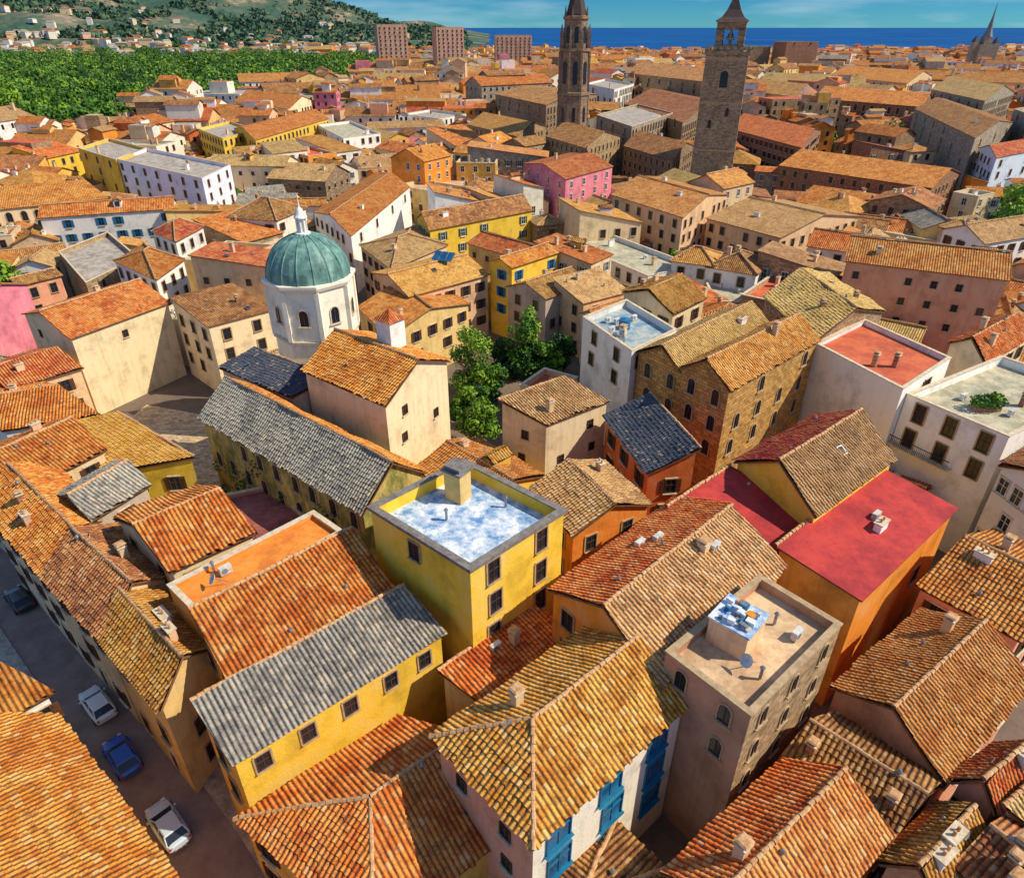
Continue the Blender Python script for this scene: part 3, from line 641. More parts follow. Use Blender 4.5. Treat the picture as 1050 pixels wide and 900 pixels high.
obj('belfry',mb.mesh('belfry'),root)
mb=MB()
for f in range(4):
    dark_arch(mb,M,0,5.58,34,2.0,3.0,f); dark_arch(mb,M,-2.2,5.68,24,.9,1.6,f); dark_arch(mb,M,2.0,5.68,27,.9,1.6,f)
obj('window',mb.mesh('window'),root)
mb=MB(); k=math.sqrt(2); mb.ring((0,0),[(4.5*k*.95,49.4),(3.1*k*.9,50.3),(1.9*k*.9,51.9),(.9*k,53.9),(.25,56.4),(.06,57),(.05,60),(0,60)],4,'darkcap',rot=math.pi/4-.3)
obj('roof',mb.mesh('roof'),root)
top(root,'tall square stone bell tower with open belfry and dark pointed cap','tower'); FOOT.append([(tx-8,ty),(tx,ty-8),(tx+8,ty),(tx,ty+8)])
# --- spired cathedral tower
tx,ty=21,262; root=obj('cathedral_tower',None,loc=(tx,ty,0))
mb=MB(); W_='brownstone'; mb.ring((0,0),[(5.6,-.3),(5.5,28),(5.9,28.2),(5.9,29),(5.2,29.2),(5.0,41),(5.5,41.2),(5.5,42)],8,W_,rot=.39)
mb.ring((0,0),[(4.2,42),(4.0,50),(4.5,50.3),(4.5,51),(3.6,51.2)],8,W_,rot=.39)
for i in range(8):
    a=.39+2*math.pi*i/8; mb.box((4.9*math.cos(a),4.9*math.sin(a),42),(.8,.8,4.0),W_); mb.box((4.9*math.cos(a),4.9*math.sin(a),46),(.8,.8,3),W_,taper=.05)
    mb.box((3.8*math.cos(a),3.8*math.sin(a),51),(.6,.6,3.0),W_,taper=.05)
    mb.box((5.2*math.cos(a),5.2*math.sin(a),0),(.7,.7,41),W_)
obj('shaft',mb.mesh('shaft'),root)
mb=MB(); mb.ring((0,0),[(3.6,51.1),(2.7,54.5),(.7,62),(.12,65),(0,67)],8,'darkcap',rot=.39)
obj('spire',mb.mesh('spire'),root)
mb=MB()
for i in range(8):
    M2=Matrix.Rotation(i*math.pi/4,4,'Z')
    dark_arch(mb,M2,0,3.9,43.5,1.4,4,0); dark_arch(mb,M2,0,4.85,31.5,1.5,6,0); dark_arch(mb,M2,0,5.2,20,1.1,4,0)
obj('window',mb.mesh('window'),root)
top(root,'dark octagonal gothic cathedral tower with pinnacles and spire','tower'); FOOT.append([(tx-7,ty),(tx,ty-7),(tx+7,ty),(tx,ty+7)])
tx,ty=420,700; root=obj('distant_church',None,loc=(tx,ty,0)); mb=MB()
mb.box((0,0,-.3),(15,14,35),'greystone'); mb.box((-9.4,0,-.3),(4,6,37),'greystone'); mb.box((9.4,0,-.3),(4,6,36),'greystone'); mb.box((0,0,34.7),(7,7,6),'greystone'); obj('wall',mb.mesh('wall'),root)
mb=MB(); mb.ring((0,0),[(4.2,40.7),(2.4,46),(.8,56),(0,68)],8,'sh_grey'); mb.box((-9.4,0,36.7),(4,6,5),'t_slate_shade',taper=.1); mb.box((9.4,0,35.7),(4,6,5),'t_slate_shade',taper=.1); obj('spire',mb.mesh('spire'),root)
top(root,'distant grey stone church with slender pointed spire','church'); FOOT.append([(tx-18,ty-12),(tx+18,ty-12),(tx+18,ty+12),(tx-18,ty+12)])
# ================================================================ exclusion zones (streets, square, garden, wood)
NOGO=[[G(*p) for p in z] for z in (
 [(-80,540),(10,590),(110,660),(200,780),(300,900),(300,1050),(150,1050),(80,800),(-80,640)],
 [(112,448),(150,415),(235,430),(262,505),(205,525),(120,495)],
 )]+[[G(*p,5) for p in [(458,350),(500,340),(590,342),(595,368),(520,380),(508,440),(478,445),(462,400)]]]
BIGT=[(905,148,10,19,9),(0,296,8,14,5),(1046,205,12,18,8),(930,285,8,9,3),(845,140,10,13,6),(560,235,6,9,3.5),(592,240,6,9,3),(886,152,10,15,6),(240,200,9,11,4),(700,258,8,9,3),(925,155,10,14,6),(1040,225,10,14,6),(990,165,10,12,5),(870,168,8,11,5)]
TC=[(*G(u,v,h0),Rr) for u,v,h0,Ht,Rr in BIGT]
WOOD=[G(*p) for p in [(-60,176),(0,168),(110,155),(215,134),(300,114),(395,91),(402,66),(300,60),(0,55),(-100,60)]]
def inpoly(x,y,P):
    c=False; j=len(P)-1
    for i in range(len(P)):
        if (P[i][1]>y)!=(P[j][1]>y) and x<(P[j][0]-P[i][0])*(y-P[i][1])/(P[j][1]-P[i][1])+P[i][0]: c=not c
        j=i
    return c
def sat(P,Q):
    for A in(P,Q):
        for i in range(len(A)):
            a,b=A[i],A[(i+1)%len(A)]; n=(b[1]-a[1],a[0]-b[0])
            p=[n[0]*x+n[1]*y for x,y in P]; q=[n[0]*x+n[1]*y for x,y in Q]
            if max(p)<=min(q) or max(q)<=min(p): return False
    return True
HAND=[expand(q,-.4) if len(q)==4 else q for q in FOOT]
HB=[(sum(p[0] for p in q)/4,sum(p[1] for p in q)/4,max(math.dist(q[0],q[2]),math.dist(q[1],q[3]))/2) for q in HAND]
def free(P):
    cx=sum(p[0] for p in P)/4; cy=sum(p[1] for p in P)/4; r=math.dist(P[0],P[2])/2
    for q,(hx,hy,hr) in zip(HAND,HB):
        if math.hypot(cx-hx,cy-hy)<r+hr and sat(P,q): return False
    for a,b,rr in TC:
        if math.hypot(cx-a,cy-b)<r*.8+rr*.8: return False
    for z in NOGO:
        if inpoly(cx,cy,z) or any(inpoly(*p,z) for p in P): return False
    return not inpoly(cx,cy,WOOD)
DIST=[(-40,55,-.7),(25,40,-.85),(60,75,-.6),(-60,130,-.35),(0,125,-.75),(60,140,-.4),(-120,200,-.1),(-20,210,-.5),(70,230,-.25),(150,190,-.3),(20,165,.3),(110,150,-.9),(-90,165,.4),(-50,250,-.9),(120,270,.2),
      (-60,330,.1),(60,360,-.2),(200,330,-.5),(0,430,.5),(130,450,-.7),(0,600,0),(300,600,-.4),(-200,600,.3),(150,700,.5),(500,900,.2),(100,1000,-.3),(-300,1000,0)]
cands=[]
for di,(ax,ay,an) in enumerate(DIST):
    c,s=math.cos(an),math.sin(an); far=ay>450
    cw,cd=(10,8.5) if ay<100 else (11,9.5) if ay<170 else (13.5,11) if ay<280 else (18,13.5) if ay<=450 else (21,16)
    rad=120 if not far else 700
    n=int(rad/cd); v=-rad
    while v<rad:
        dh=cd*R.uniform(.7,1.35); u=-rad; cnt=0
        while u<rad:
            wc=cw*R.choice((.45,.6,.75,.9,1,1.15,1.5,2.1)); cnt+=1
            um=u+wc/2; vm=v+dh/2+R.gauss(0,1.5 if ay>110 else .8); u+=wc+(R.uniform(2,4) if cnt%6==0 else 0)
            x=ax+um*c-vm*s; y=ay+um*s+vm*c
            if y<14 or y>1420 or abs(x)>y*.82+30: continue
            dmin=min(range(len(DIST)),key=lambda k:math.hypot(x-DIST[k][0],y-DIST[k][1]))
            if dmin!=di: continue
            ov=1.1 if ay>110 else 1
            ww=wc*R.uniform(.95,1.08)*ov; dd=dh*R.uniform(.85,1.3)*ov; a2=an+R.gauss(0,.16 if ay>110 else .1)+(math.pi/4 if R.random()<.04 else 0)
            cc,ss=math.cos(a2),math.sin(a2)
            for k in(1,.66,.45):
                P=[(x+a*cc*k-b*ss*k,y+a*ss*k+b*cc*k) for a,b in((-ww/2,-dd/2),(ww/2,-dd/2),(ww/2,dd/2),(-ww/2,dd/2))]
                if free(P):
                    px,py=proj(x,y,9)
                    if -70<px<1120 and py<990: cands.append((math.hypot(x,y),P,k,x,y,px,ww,dd))
                    break
        v+=dh+(R.uniform(3,4.5) if R.random()<.2 else 0)
cands.sort(key=lambda c:c[0])
TL=['t_orange']*6+['t_gold']*3+['t_amber']*3+['t_brown']*4+['t_tan']*3+['t_straw']*2+['t_red']+['t_grey']
WLS=['cream']*5+['sand']*3+['peach']*4+['beige']*3+['ochre']*3+['white']*6+['redorange']+['orange']*2+['rosebrown']+['stone']*4+['greige']+['yellow']*2+['offwhite']*5+['pink','salmon','whitewash','whitewash','whitewash','brownstone']
def hh(x,y):
    h=R.uniform(5.5,8) if y<95 else R.uniform(7,13) if y<170 else R.uniform(8,15) if y<300 else R.uniform(9,18) if y<800 else R.uniform(6,11)
    if y>95 and R.random()<.16: h+=R.uniform(2,6)
    if -10<x<130 and 230<y<420: h+=R.uniform(0,6)
    return h
def wpick(x,y): return R.choice(('stone','brownstone','stone','beige','greystone','cream','brick')) if (-20<x<150 and 210<y<420 and R.random()<.5) else R.choice(WLS)
NIND=200
for d,P,k,x,y,px,ww,dd in cands[:NIND]:
    h=hh(x,y)
    if k<1: h*=.85
    ty_=R.random(); rf=('gbc' if dd>ww else 'gab') if ty_<.58 else R.choice(('hbc','hab')) if ty_<.7 else 'sbc' if ty_<.87 else 'f'
    ch=R.choice((0,1,1,2,3)) if k==1 else R.choice((0,1))
    sl=R.uniform(.32,.5)
    wid=min(ww,dd)*k/2
    house_w(P,h,rf,wid*sl if rf[0]!='s' else wid*.5,wpick(x,y),R.choice(TL),win=(R.choice((2,3)) if y>95 else 2,max(1,int(ww*k/3.3))),win2=(2,max(1,int(dd*k/3.3))),
        wt=R.choice(('dark','dark','dark','brown','green','plain','grey','closed','blue','small')),
        chim=ch,ant=1 if R.random()<.4 and y<150 else 0,ac=1 if rf=='f' else 0,dish=1 if R.random()<.2 else 0,floor=R.choice(('concrete','terrace_sand','terrace_red','terrace_weather')),skip=.2,
        dorm=1 if k==1 and R.random()<.25 and rf[0] in 'gs' else 0,sky=R.choice((0,0,0,1)),vent=R.choice((0,1,2)) if y<150 else 0)
mb=MB()
def simple_house(Q,h,rise,wl,tl,flat,z0=-.3):
    for i in range(4): mb.wall(Q[i],Q[(i+1)%4],z0,h,h,wl,apex=None if flat or i%2 else h+rise)
    if flat: mb.poly([(*p,h-.02) for p in Q],R.choice(('concrete','terrace_red','terrace_sand')))
    else:
        E=expand(Q,.5); m0=((E[0][0]+E[1][0])/2,(E[0][1]+E[1][1])/2); m1=((E[2][0]+E[3][0])/2,(E[2][1]+E[3][1])/2)
        tile_plane(mb,[(*E[1],h),(*E[2],h),(*m1,h+rise+.1),(*m0,h+rise+.1)],tl,False,False)
        tile_plane(mb,[(*E[3],h),(*E[0],h),(*m0,h+rise+.1),(*m1,h+rise+.1)],tl,False,False)
for d,P,k,x,y,px,ww,dd in cands[NIND:]:
    if y>650 and px<400 and R.random()<.7: continue
    if y>900 and R.random()<.2: continue
    h=hh(x,y)
    if R.random()<.05: h+=R.uniform(3,7)
    wl=wpick(x,y); tl=R.choice(TL[:22])
    flat=R.random()<.14
    Q=P if ww<dd else P[1:]+P[:1]
    rise=min(ww,dd)/2*k*R.uniform(.3,.5)
    simple_house(Q,h,rise,wl,tl,flat)
    cx=sum(p[0] for p in Q)/4; cy=sum(p[1] for p in Q)/4
    for rep in range(R.choice((0,0,1,1,2,3))):
        f_=R.uniform(.25,.55); sx=R.uniform(-.35,.35)*ww*k; sy=R.uniform(-.3,.3)*dd*k
        Q2=[(cx+(p[0]-cx)*f_+sx,cy+(p[1]-cy)*f_*.9+sy) for p in Q]
        simple_house(Q2,h+rise+R.uniform(.0,3),rise*f_,R.choice(WLS),R.choice(TL),R.random()<.3,z0=h-3)
    if y<900:
        for i in range(4):
            a,b=Vector(Q[i]),Vector(Q[(i+1)%4]); d_=(b-a); L=d_.length; d_/=L; O=Vector((d_.y,-d_.x))
            if O.y>.2: continue
            nc=max(2,int(L/3.6))
            for r in range(3 if h>11 else 2):
                for c in range(nc):
                    p=a+d_*(L*(c+.5)/nc)+O*.03; z=h-2.6-r*3.2
                    if R.random()<.2: continue
                    mb.poly([(p.x-d_.x*.55,p.y-d_.y*.55,z),(p.x+d_.x*.55,p.y+d_.y*.55,z),(p.x+d_.x*.55,p.y+d_.y*.55,z+1.6),(p.x-d_.x*.55,p.y-d_.y*.55,z+1.6)],'glass')
    for q_ in range(R.choice((0,1,2,3))):
        mb.box((cx+R.uniform(-.35,.35)*ww*k,cy+R.uniform(-.35,.35)*dd*k,h),(.9,.9,rise+1.2),R.choice(('beige','white','peach','brick')))
o=obj('distant_houses',mb.mesh('distant_houses')); top(o,'dense mass of distant tiled town houses reaching the sea','houses',kind='stuff')
# ================================================================ vegetation
def leaves(cen,rad,n,size,jit=.55):
    d=NR.normal(size=(n,3)); d/=np.linalg.norm(d,axis=1)[:,None]
    r=NR.uniform(.55,1.08,size=(n,1))**.6
    p=np.array(cen)+d*r*np.array(rad)
    nn=d+NR.normal(size=(n,3))*jit; nn/=np.linalg.norm(nn,axis=1)[:,None]
    a=np.cross(nn,NR.normal(size=(n,3))); a/=np.linalg.norm(a,axis=1)[:,None]; b=np.cross(nn,a)
    s=size*NR.uniform(.5,1.2,size=(n,1))
    V=np.stack([p-a*s-b*s*.6,p+a*s-b*s*.5,p+a*s*.8+b*s*.6,p-a*s*.7+b*s*.6],axis=1)
    return V.reshape(-1,3)
def quads_mesh(name,Vs,mats):
    V=np.concatenate([v for v,_ in Vs]); n=len(V)//4
    me=bpy.data.meshes.new(name); me.vertices.add(len(V)); me.vertices.foreach_set('co',V.astype(np.float32).ravel())
    me.loops.add(n*4); me.loops.foreach_set('vertex_index',np.arange(n*4,dtype=np.int32))
    me.polygons.add(n); me.polygons.foreach_set('loop_start',np.arange(0,n*4,4,dtype=np.int32))
    mi=np.concatenate([np.full(len(v)//4,m,dtype=np.int32) for v,m in Vs])
    for m in mats: me.materials.append(MAT[m])
    me.polygons.foreach_set('material_index',mi); me.update(calc_edges=True); me.validate(); return me
def tree(x,y,H,Rr,label='leafy green tree',tone=0,n=2200,cypress=False,z0=0,size=.26):
    root=obj('tree',None,loc=(x,y,z0)); mb=MB()
    mb.cyl((0,0,-.2),(.1,0,H*.45),.3,.18,8,'bark')
    for i in range(6):
        a=i*1.05+R.random(); e=(Rr*.6*math.cos(a),Rr*.6*math.sin(a),H*R.uniform(.5,.7)); mb.cyl((.05,0,H*R.uniform(.22,.4)),e,.12,.04,6,'bark')
    obj('trunk',mb.mesh('trunk'),root)
    L=[]
    nb=22
    for i in range(nb):
        if cypress: q=Rr*.3; c=(R.gauss(0,q),R.gauss(0,q),H*(.1+.8*i/nb)); r=Rr*(1-.65*i/nb)*.9; rr=(r,r,H*.1)
        else:
            a=R.random()*6.28; q=Rr*R.uniform(.2,.72); zz=R.uniform(-.9,.7); q*=math.sqrt(1-min(.85,zz*zz)); c=(q*math.cos(a),q*math.sin(a),H*.54+zz*H*.42); r=Rr*R.uniform(.32,.5); rr=(r,r,r*.8)
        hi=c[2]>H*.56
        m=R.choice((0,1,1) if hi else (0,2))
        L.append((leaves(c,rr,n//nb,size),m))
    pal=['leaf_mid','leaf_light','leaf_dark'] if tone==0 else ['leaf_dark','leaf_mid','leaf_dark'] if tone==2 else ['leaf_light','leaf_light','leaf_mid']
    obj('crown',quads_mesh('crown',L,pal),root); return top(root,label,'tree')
for u,v,zc,Ht,Rr,tn,cy in ((482,366,6,11,4.2,1,0),(540,350,6,12,2.6,0,1),(578,354,5,8,2.4,2,0),(490,426,5,8,3.1,1,0),(472,413,4,7,2.2,0,0),(558,366,3.5,6.5,2.2,0,0),(515,362,3.5,6.5,2.5,2,0),(503,390,3.5,6.5,2.5,0,0),(528,370,3,5,2.2,0,0),(496,408,3,5,2,2,0),(570,368,3,5,1.8,1,0),(542,366,2.5,4.5,2,2,0)):
    x,y=G(u,v,zc); tree(x,y,Ht,Rr,['leafy green tree in the garden between houses','bright green tree beside the church','dark green tree in the garden'][tn],tn,cypress=bool(cy),n=3000,size=.22)
for u,v,h0,Ht,Rr in BIGT:
    x,y=G(u,v,h0); tree(x,y,Ht,Rr,'round green tree standing among the houses',1 if u in(905,) else 0,n=1800,size=.5)
pts=[]
wx=[p[0] for p in WOOD]; wy=[p[1] for p in WOOD]
for _ in range(18000):
    x=R.uniform(min(wx),max(wx)); y=R.uniform(min(wy),min(1500,max(wy)))
    if inpoly(x,y,WOOD) and abs(x)<y*.8+30 and (R.random()<min(1,(430/y)**1.6) or y<500): pts.append((x,y))
pts.sort(key=lambda p:p[1]); keep=[]
grid={}
for x,y in pts:
    g_=10 if y<700 else 14
    k=(int(x//g_),int(y//g_),g_)
    if k in grid or noise.noise(Vector((x*.02,y*.012,4)))<-.42: continue
    grid[k]=1; keep.append((x,y))
L=[]
TM=[]
for v_ in range(6):
    Ls=[]
    for i in range(11):
        a=R.random()*6.28; z=R.uniform(4.0,10.0); q=R.uniform(.5,3.4)
        Ls.append((leaves((q*math.cos(a),q*math.sin(a),z),(2.4,2.4,1.9),90,.45,.4),(1 if z>8.2 and v_%3 else 0 if z>6.2 else 2)))  # upper leaves lighter, lower darker: sunlit tops put into the colour
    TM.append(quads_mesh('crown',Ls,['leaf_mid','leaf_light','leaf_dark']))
mb=MB(); mb.cyl((0,0,-.3),(0,0,7),.35,.2,7,'bark')
for i in range(4): mb.cyl((0,0,4.5),(3*math.cos(i*1.6),3*math.sin(i*1.6),8),.15,.06,5,'bark')
TRK=mb.mesh('trunk')
NT_=180
for x,y in keep[:NT_]:
    r=obj('tree',None,loc=(x,y,0)); r.rotation_euler=(0,0,R.random()*6); k=R.uniform(1.0,1.9); r.scale=(k,k,k*R.uniform(.8,1.1))
    obj('trunk',TRK,r); obj('crown',R.choice(TM),r); top(r,'rounded green tree at the edge of the wood','tree','trees of the wood behind the town')
for x,y in keep[NT_:]:
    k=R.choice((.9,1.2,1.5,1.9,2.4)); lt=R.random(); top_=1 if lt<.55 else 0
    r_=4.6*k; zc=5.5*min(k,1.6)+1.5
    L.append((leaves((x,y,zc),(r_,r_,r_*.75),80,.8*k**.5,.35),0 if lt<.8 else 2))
    L.append((leaves((x+r_*.15,y-r_*.1,zc+r_*.28),(r_*.75,r_*.75,r_*.55),40,.7*k**.5,.35),top_))  # lighter leaves on the crown top, sunlight put into the colour
def hz(x,y):
    f=max(0,min(1,(y-1500)/2400)); f=f*f*(3-2*f)
    g=max(0,(-x-100*(y/3500))/2400)*(4000/max(y,1500))**.3
    b=330*g*f
    n=noise.fractal(Vector((x*.0016,y*.0016,3)),1,2,5)
    return max(-2,b*(1+.55*n)+14*f*n*min(1,g*3)+ (38*max(0,n)*min(1,g*3)*max(0,min(1,(y-1250)/400))))
for _ in range(1300):
    y=R.uniform(700,1700); x=-R.uniform(.1,.8)*y
    for i in range(3): L.append((leaves((x+R.gauss(0,5),y+R.gauss(0,5),hz(x,y)+4),(6,6,4.5),14,2.2),R.choice((0,2,2))))
for _ in range(9000):
    y=R.uniform(1600,4300); x=-R.uniform(.06,.85)*y; z=hz(x,y)
    if z<1 or noise.fractal(Vector((x*.0022,y*.0022,9)),1,2,3)>.1: continue
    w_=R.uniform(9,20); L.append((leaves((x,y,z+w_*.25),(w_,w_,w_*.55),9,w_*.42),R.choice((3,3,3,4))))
o=obj('wood',quads_mesh('wood',L,['leaf_mid','leaf_light','leaf_dark','leaf_haze','leaf_hazelight'])); top(o,'dense green wood stretching behind the old town','wood',kind='stuff')
A=Vector(G(208,428,12)); B=Vector(G(372,524,12)); L=[]
for _ in range(60):
    f=R.random(); p=A.lerp(B,f); zt=R.uniform(1,10)*R.random()**.35
    L.append((leaves((p.x-AI.location.x-.12,p.y-AI.location.y-.14,zt),(R.uniform(.5,1.3),.6,R.uniform(.6,1.6)),50,.13),R.choice((0,1,1))))
obj('ivy',quads_mesh('ivy',L,['leaf_dark','leaf_mid']),AI)
# ================================================================ setting
def sheet(name,pts,z,mat,kind='structure'):
    me=bpy.data.meshes.new(name); me.from_pydata([(p[0],p[1],z) for p in pts],[],[tuple(range(len(pts)))]); me.materials.append(MAT[mat])
    uv=me.uv_layers.new(name='UVMap')
    for i,p in enumerate(pts): uv.data[i].uv=(p[0],p[1])
    o=obj(name,me); o['kind']=kind; o['label']={'ground':'dusty paved ground under the town','sea':'deep blue calm sea','courtyard_paving':'sunlit beige stone square between houses'}.get(name,'worn street surface'); o['category']=name.replace('_',' '); return o
t=NT('ground'); n=t.noise(t.pos(),.08,7,.7); n2=t.noise(t.pos(),1.5,5,.7)
c=t.ramp(n,[(.35,(.13,.1,.085)),(.6,(.24,.17,.12))]); c=t.mix(t.ramp(n2,[(.45,(0,)*3),(.7,(.5,)*3)]),c,(.1,.085,.075)); t.bump(n2,.4,.03); MAT['ground']=t.out(c)
t=NT('asphalt'); n=t.noise(t.pos(),.5,6,.7); n2=t.noise(t.pos(),14,3,.7)
c=t.ramp(n,[(.35,(.2,.145,.13)),(.65,(.33,.24,.2))]); c=t.mix(t.ramp(n2,[(.5,(0,)*3),(.7,(.35,)*3)]),c,(.42,.33,.28)); t.bump(n2,.3,.01); MAT['asphalt']=t.out(c)
stone('paving',(.7,.5,.3),.7,.5)
t=NT('sea'); n=t.noise(t.pos((.002,.006,1)),1,5,.6)
c=t.ramp(n,[(.4,(.003,.06,.22)),(.6,(.008,.11,.33))]); t.b.inputs['Roughness'].default_value=.7; t.b.inputs['Specular IOR Level'].default_value=.05; MAT['sea']=t.out(c)
sheet('ground',[(-60000,-300),(60000,-300),(60000,60000),(-60000,60000)],0,'ground')
sheet('sea',[(-100,1800),(60,1480),(600,1440),(1200,1400),(3000,1300),(60000,1200),(60000,59000),(-60000,59000),(-60000,5000),(-1500,3200)],.6,'sea')
sheet('courtyard_paving',NOGO[1],.02,'paving')
ctr=[G(*p) for p in ((-120,520),(-40,566),(20,612),(62,668),(102,722),(150,798),(205,880),(262,980),(330,1120))]
def ribbon(name,o0,o1,z,mat,box=0):
    mb=MB(); A=[];B=[]
    for i,p in enumerate(ctr):
        a=Vector(ctr[max(0,i-1)]);b=Vector(ctr[min(len(ctr)-1,i+1)]); d=(b-a).normalized(); n=Vector((-d.y,d.x))
        A.append(Vector(p)+n*o0);B.append(Vector(p)+n*o1)
    for i in range(len(ctr)-1):
        mb.poly([(*A[i],z),(*B[i],z),(*B[i+1],z),(*A[i+1],z)],mat)
        if box:
            mb.poly([(*A[i],0),(*A[i],z),(*A[i+1],z),(*A[i+1],0)],mat); mb.poly([(*B[i],0),(*B[i],z),(*B[i+1],z),(*B[i+1],0)],mat)
    o=obj(name,mb.mesh(name)); o['kind']='structure'; o['label']='narrow asphalt street' if 'road' in name else 'raised pavement with stone kerb'; o['category']='road' if name=='road' else 'pavement'
ribbon('road',-2.6,2.6,.008,'asphalt'); ribbon('pavement',2.6,4.2,.13,'concrete',1); ribbon('pavement',-4.2,-2.6,.13,'concrete',1)
nx,ny=110,90; V=[];Fc=[]
for j in range(ny):
    y=1150+(6500-1150)*(j/(ny-1))**1.3
    for i in range(nx):
        x=-6000+6100*(i/(nx-1))**.8; V.append((x,y,hz(x,y)-.3))
for j in range(ny-1):
    for i in range(nx-1): a=j*nx+i; Fc.append((a,a+1,a+nx+1,a+nx))
t=NT('hill'); n=t.noise(t.pos(),.0035,7,.7); v_=t.n('ShaderNodeTexVoronoi'); v_.inputs['Scale'].default_value=.04; t.l(t.pos(),v_.inputs['Vector'])
c=t.ramp(n,[(.36,(.04,.09,.06)),(.46,(.07,.13,.07)),(.52,(.16,.17,.1)),(.57,(.42,.3,.19)),(.68,(.5,.38,.26))]); c=t.mix(t.ramp(v_.outputs['Distance'],[(.1,(0,)*3),(.5,(.55,)*3)]),c,(.035,.08,.06)); t.bump(v_.outputs['Distance'],1,6)  # greens turned bluish, distance haze put into the hill colour
MAT['hill']=t.out(c)
me=bpy.data.meshes.new('hills'); me.from_pydata(V,[],Fc); me.materials.append(MAT['hill']); me.polygons.foreach_set('use_smooth',[True]*len(Fc))
o=obj('hills',me); o['kind']='structure'; o['label']='wooded green hills above the coast'; o['category']='hills'
mb=MB()
for _ in range(330):
    y=R.uniform(1250,1900) if R.random()<.8 else R.uniform(1900,2600); x=-R.uniform(.12,.85)*y; z=hz(x,y)-.5; w=R.uniform(10,28); h_=R.uniform(9,18)
    c_=R.choice(('white','cream','peach','offwhite','offwhite')); M_=Matrix.Translation((x,y,z))@Matrix.Rotation(R.uniform(-.8,.8),4,'Z')
    mb.box((0,0,0),(w,w*.7,h_),c_,M_); mb.box((0,0,h_),(w*1.06,w*.76,2.4),R.choice(('t_orange','t_tan','concrete')),M_,taper=.5)
o=obj('hillside_villas',mb.mesh('villas')); top(o,'scattered pale villas on the distant hillside','houses',kind='stuff')
# ================================================================ cars
for n,c in (('car_white',(.78,.79,.8)),('car_blue',(.02,.09,.5)),('car_silver',(.5,.6,.7)),('car_black',(.025,.025,.035))):
    t=NT(n); t.b.inputs['Base Color'].default_value=(*c,1); t.b.inputs['Roughness'].default_value=.25; t.b.inputs['Coat Weight'].default_value=.6; t.b.inputs['Specular IOR Level'].default_value=.5; MAT[n]=t.m
plain('tyre',(.02,.02,.02),bump=0); t=NT('lamp_red'); t.b.inputs['Base Color'].default_value=(.4,.01,.01,1); MAT['lamp_red']=t.m
t=NT('lamp_clear'); t.b.inputs['Base Color'].default_value=(.8,.8,.8,1); t.b.inputs['Roughness'].default_value=.1; MAT['lamp_clear']=t.m
def loft(mb,secs,mat,close=True):
    for a,b in zip(secs,secs[1:]):
        n=len(a)
        for i in range(n): mb.poly([a[i],a[(i+1)%n],b[(i+1)%n],b[i]],mat)
    mb.poly(secs[0][::-1],mat); mb.poly(secs[-1],mat)
def car(x,y,ang,col,label,z=.012):
    root=obj('parked_car',None,loc=(x,y,z)); root.rotation_euler=(0,0,ang)
    def sec(X,w,zb,zt,r=.12): return [(X,-w+r,zb),(X,w-r,zb),(X,w,zb+.15),(X,w,zt-.22),(X,w-.1,zt-.04),(X,w-.35,zt),(X,-w+.35,zt),(X,-w+.1,zt-.04),(X,-w,zt-.22),(X,-w,zb+.15)]
    mb=MB(); loft(mb,[sec(-2.1,.66,.4,.78),sec(-2.0,.78,.28,.9),(sec(-1.6,.86,.2,.97)),sec(-.9,.88,.2,.98),sec(.3,.88,.2,.96),sec(1.0,.87,.2,.9),sec(1.65,.83,.22,.8),sec(1.98,.74,.28,.68),sec(2.1,.6,.36,.58)],col)
    obj('body',mb.mesh('body',smooth=False),root)
    P=[(-1.85,.74,.9),(-1.35,.62,1.38),(.1,.62,1.42),(.98,.74,.88)]
    mb=MB()
    L=[Vector((a,b,c)) for a,b,c in P]; Rr=[Vector((a,-b,c)) for a,b,c in P]
    for i in range(3): mb.poly([L[i],Rr[i],Rr[i+1],L[i+1]],'glass')
    mb.poly([L[0],L[1],L[2],L[3]],'glass'); mb.poly([Rr[3],Rr[2],Rr[1],Rr[0]],'glass')
    obj('window',mb.mesh('window'),root)
    mb=MB(); mb.box((-.64,0,1.385),(1.62,1.27,.075),col,taper=.9)
    for s in(-1,1):
        for a,b in((0,1),(2,3)): mb.cyl((P[a][0],s*P[a][1],P[a][2]),(P[b][0],s*P[b][1],P[b][2]+.01),.05,.05,5,col)
        mb.cyl((-.55,s*.76,.9),(-.5,s*.62,1.4),.045,.04,5,col)
    obj('roof_panel',mb.mesh('roof_panel'),root)
    for X in(-1.35,1.3):
        for s in(-1,1):
            mb=MB(); mb.cyl((0,-.11,0),(0,.11,0),.32,.32,18,'tyre'); w=obj('wheel',mb.mesh('tyre'),root,(X,s*.8,.32))
            mb=MB(); mb.cyl((0,-.12,0),(0,.12,0),.19,.19,12,'metal'); obj('rim',mb.mesh('rim'),w)
    for s in(-1,1):
        mb=MB(); mb.box((0,0,0),(.14,.32,.13),'lamp_clear',taper=.8); obj('headlight',mb.mesh('headlight'),root,(1.96,s*.55,.56))
        mb=MB(); mb.box((0,0,0),(.1,.26,.16),'lamp_red',taper=.9); obj('tail_light',mb.mesh('tail_light'),root,(-2.03,s*.62,.66))
        mb=MB(); mb.box((0,0,0),(.14,.16,.12),col,taper=.8); obj('mirror',mb.mesh('mirror'),root,(.7,s*.95,.92))
    top(root,label,'car','cars parked along the street')
def sdir(i):
    a,b=ctr[i],ctr[i+1]; return math.atan2(b[1]-a[1],b[0]-a[0])
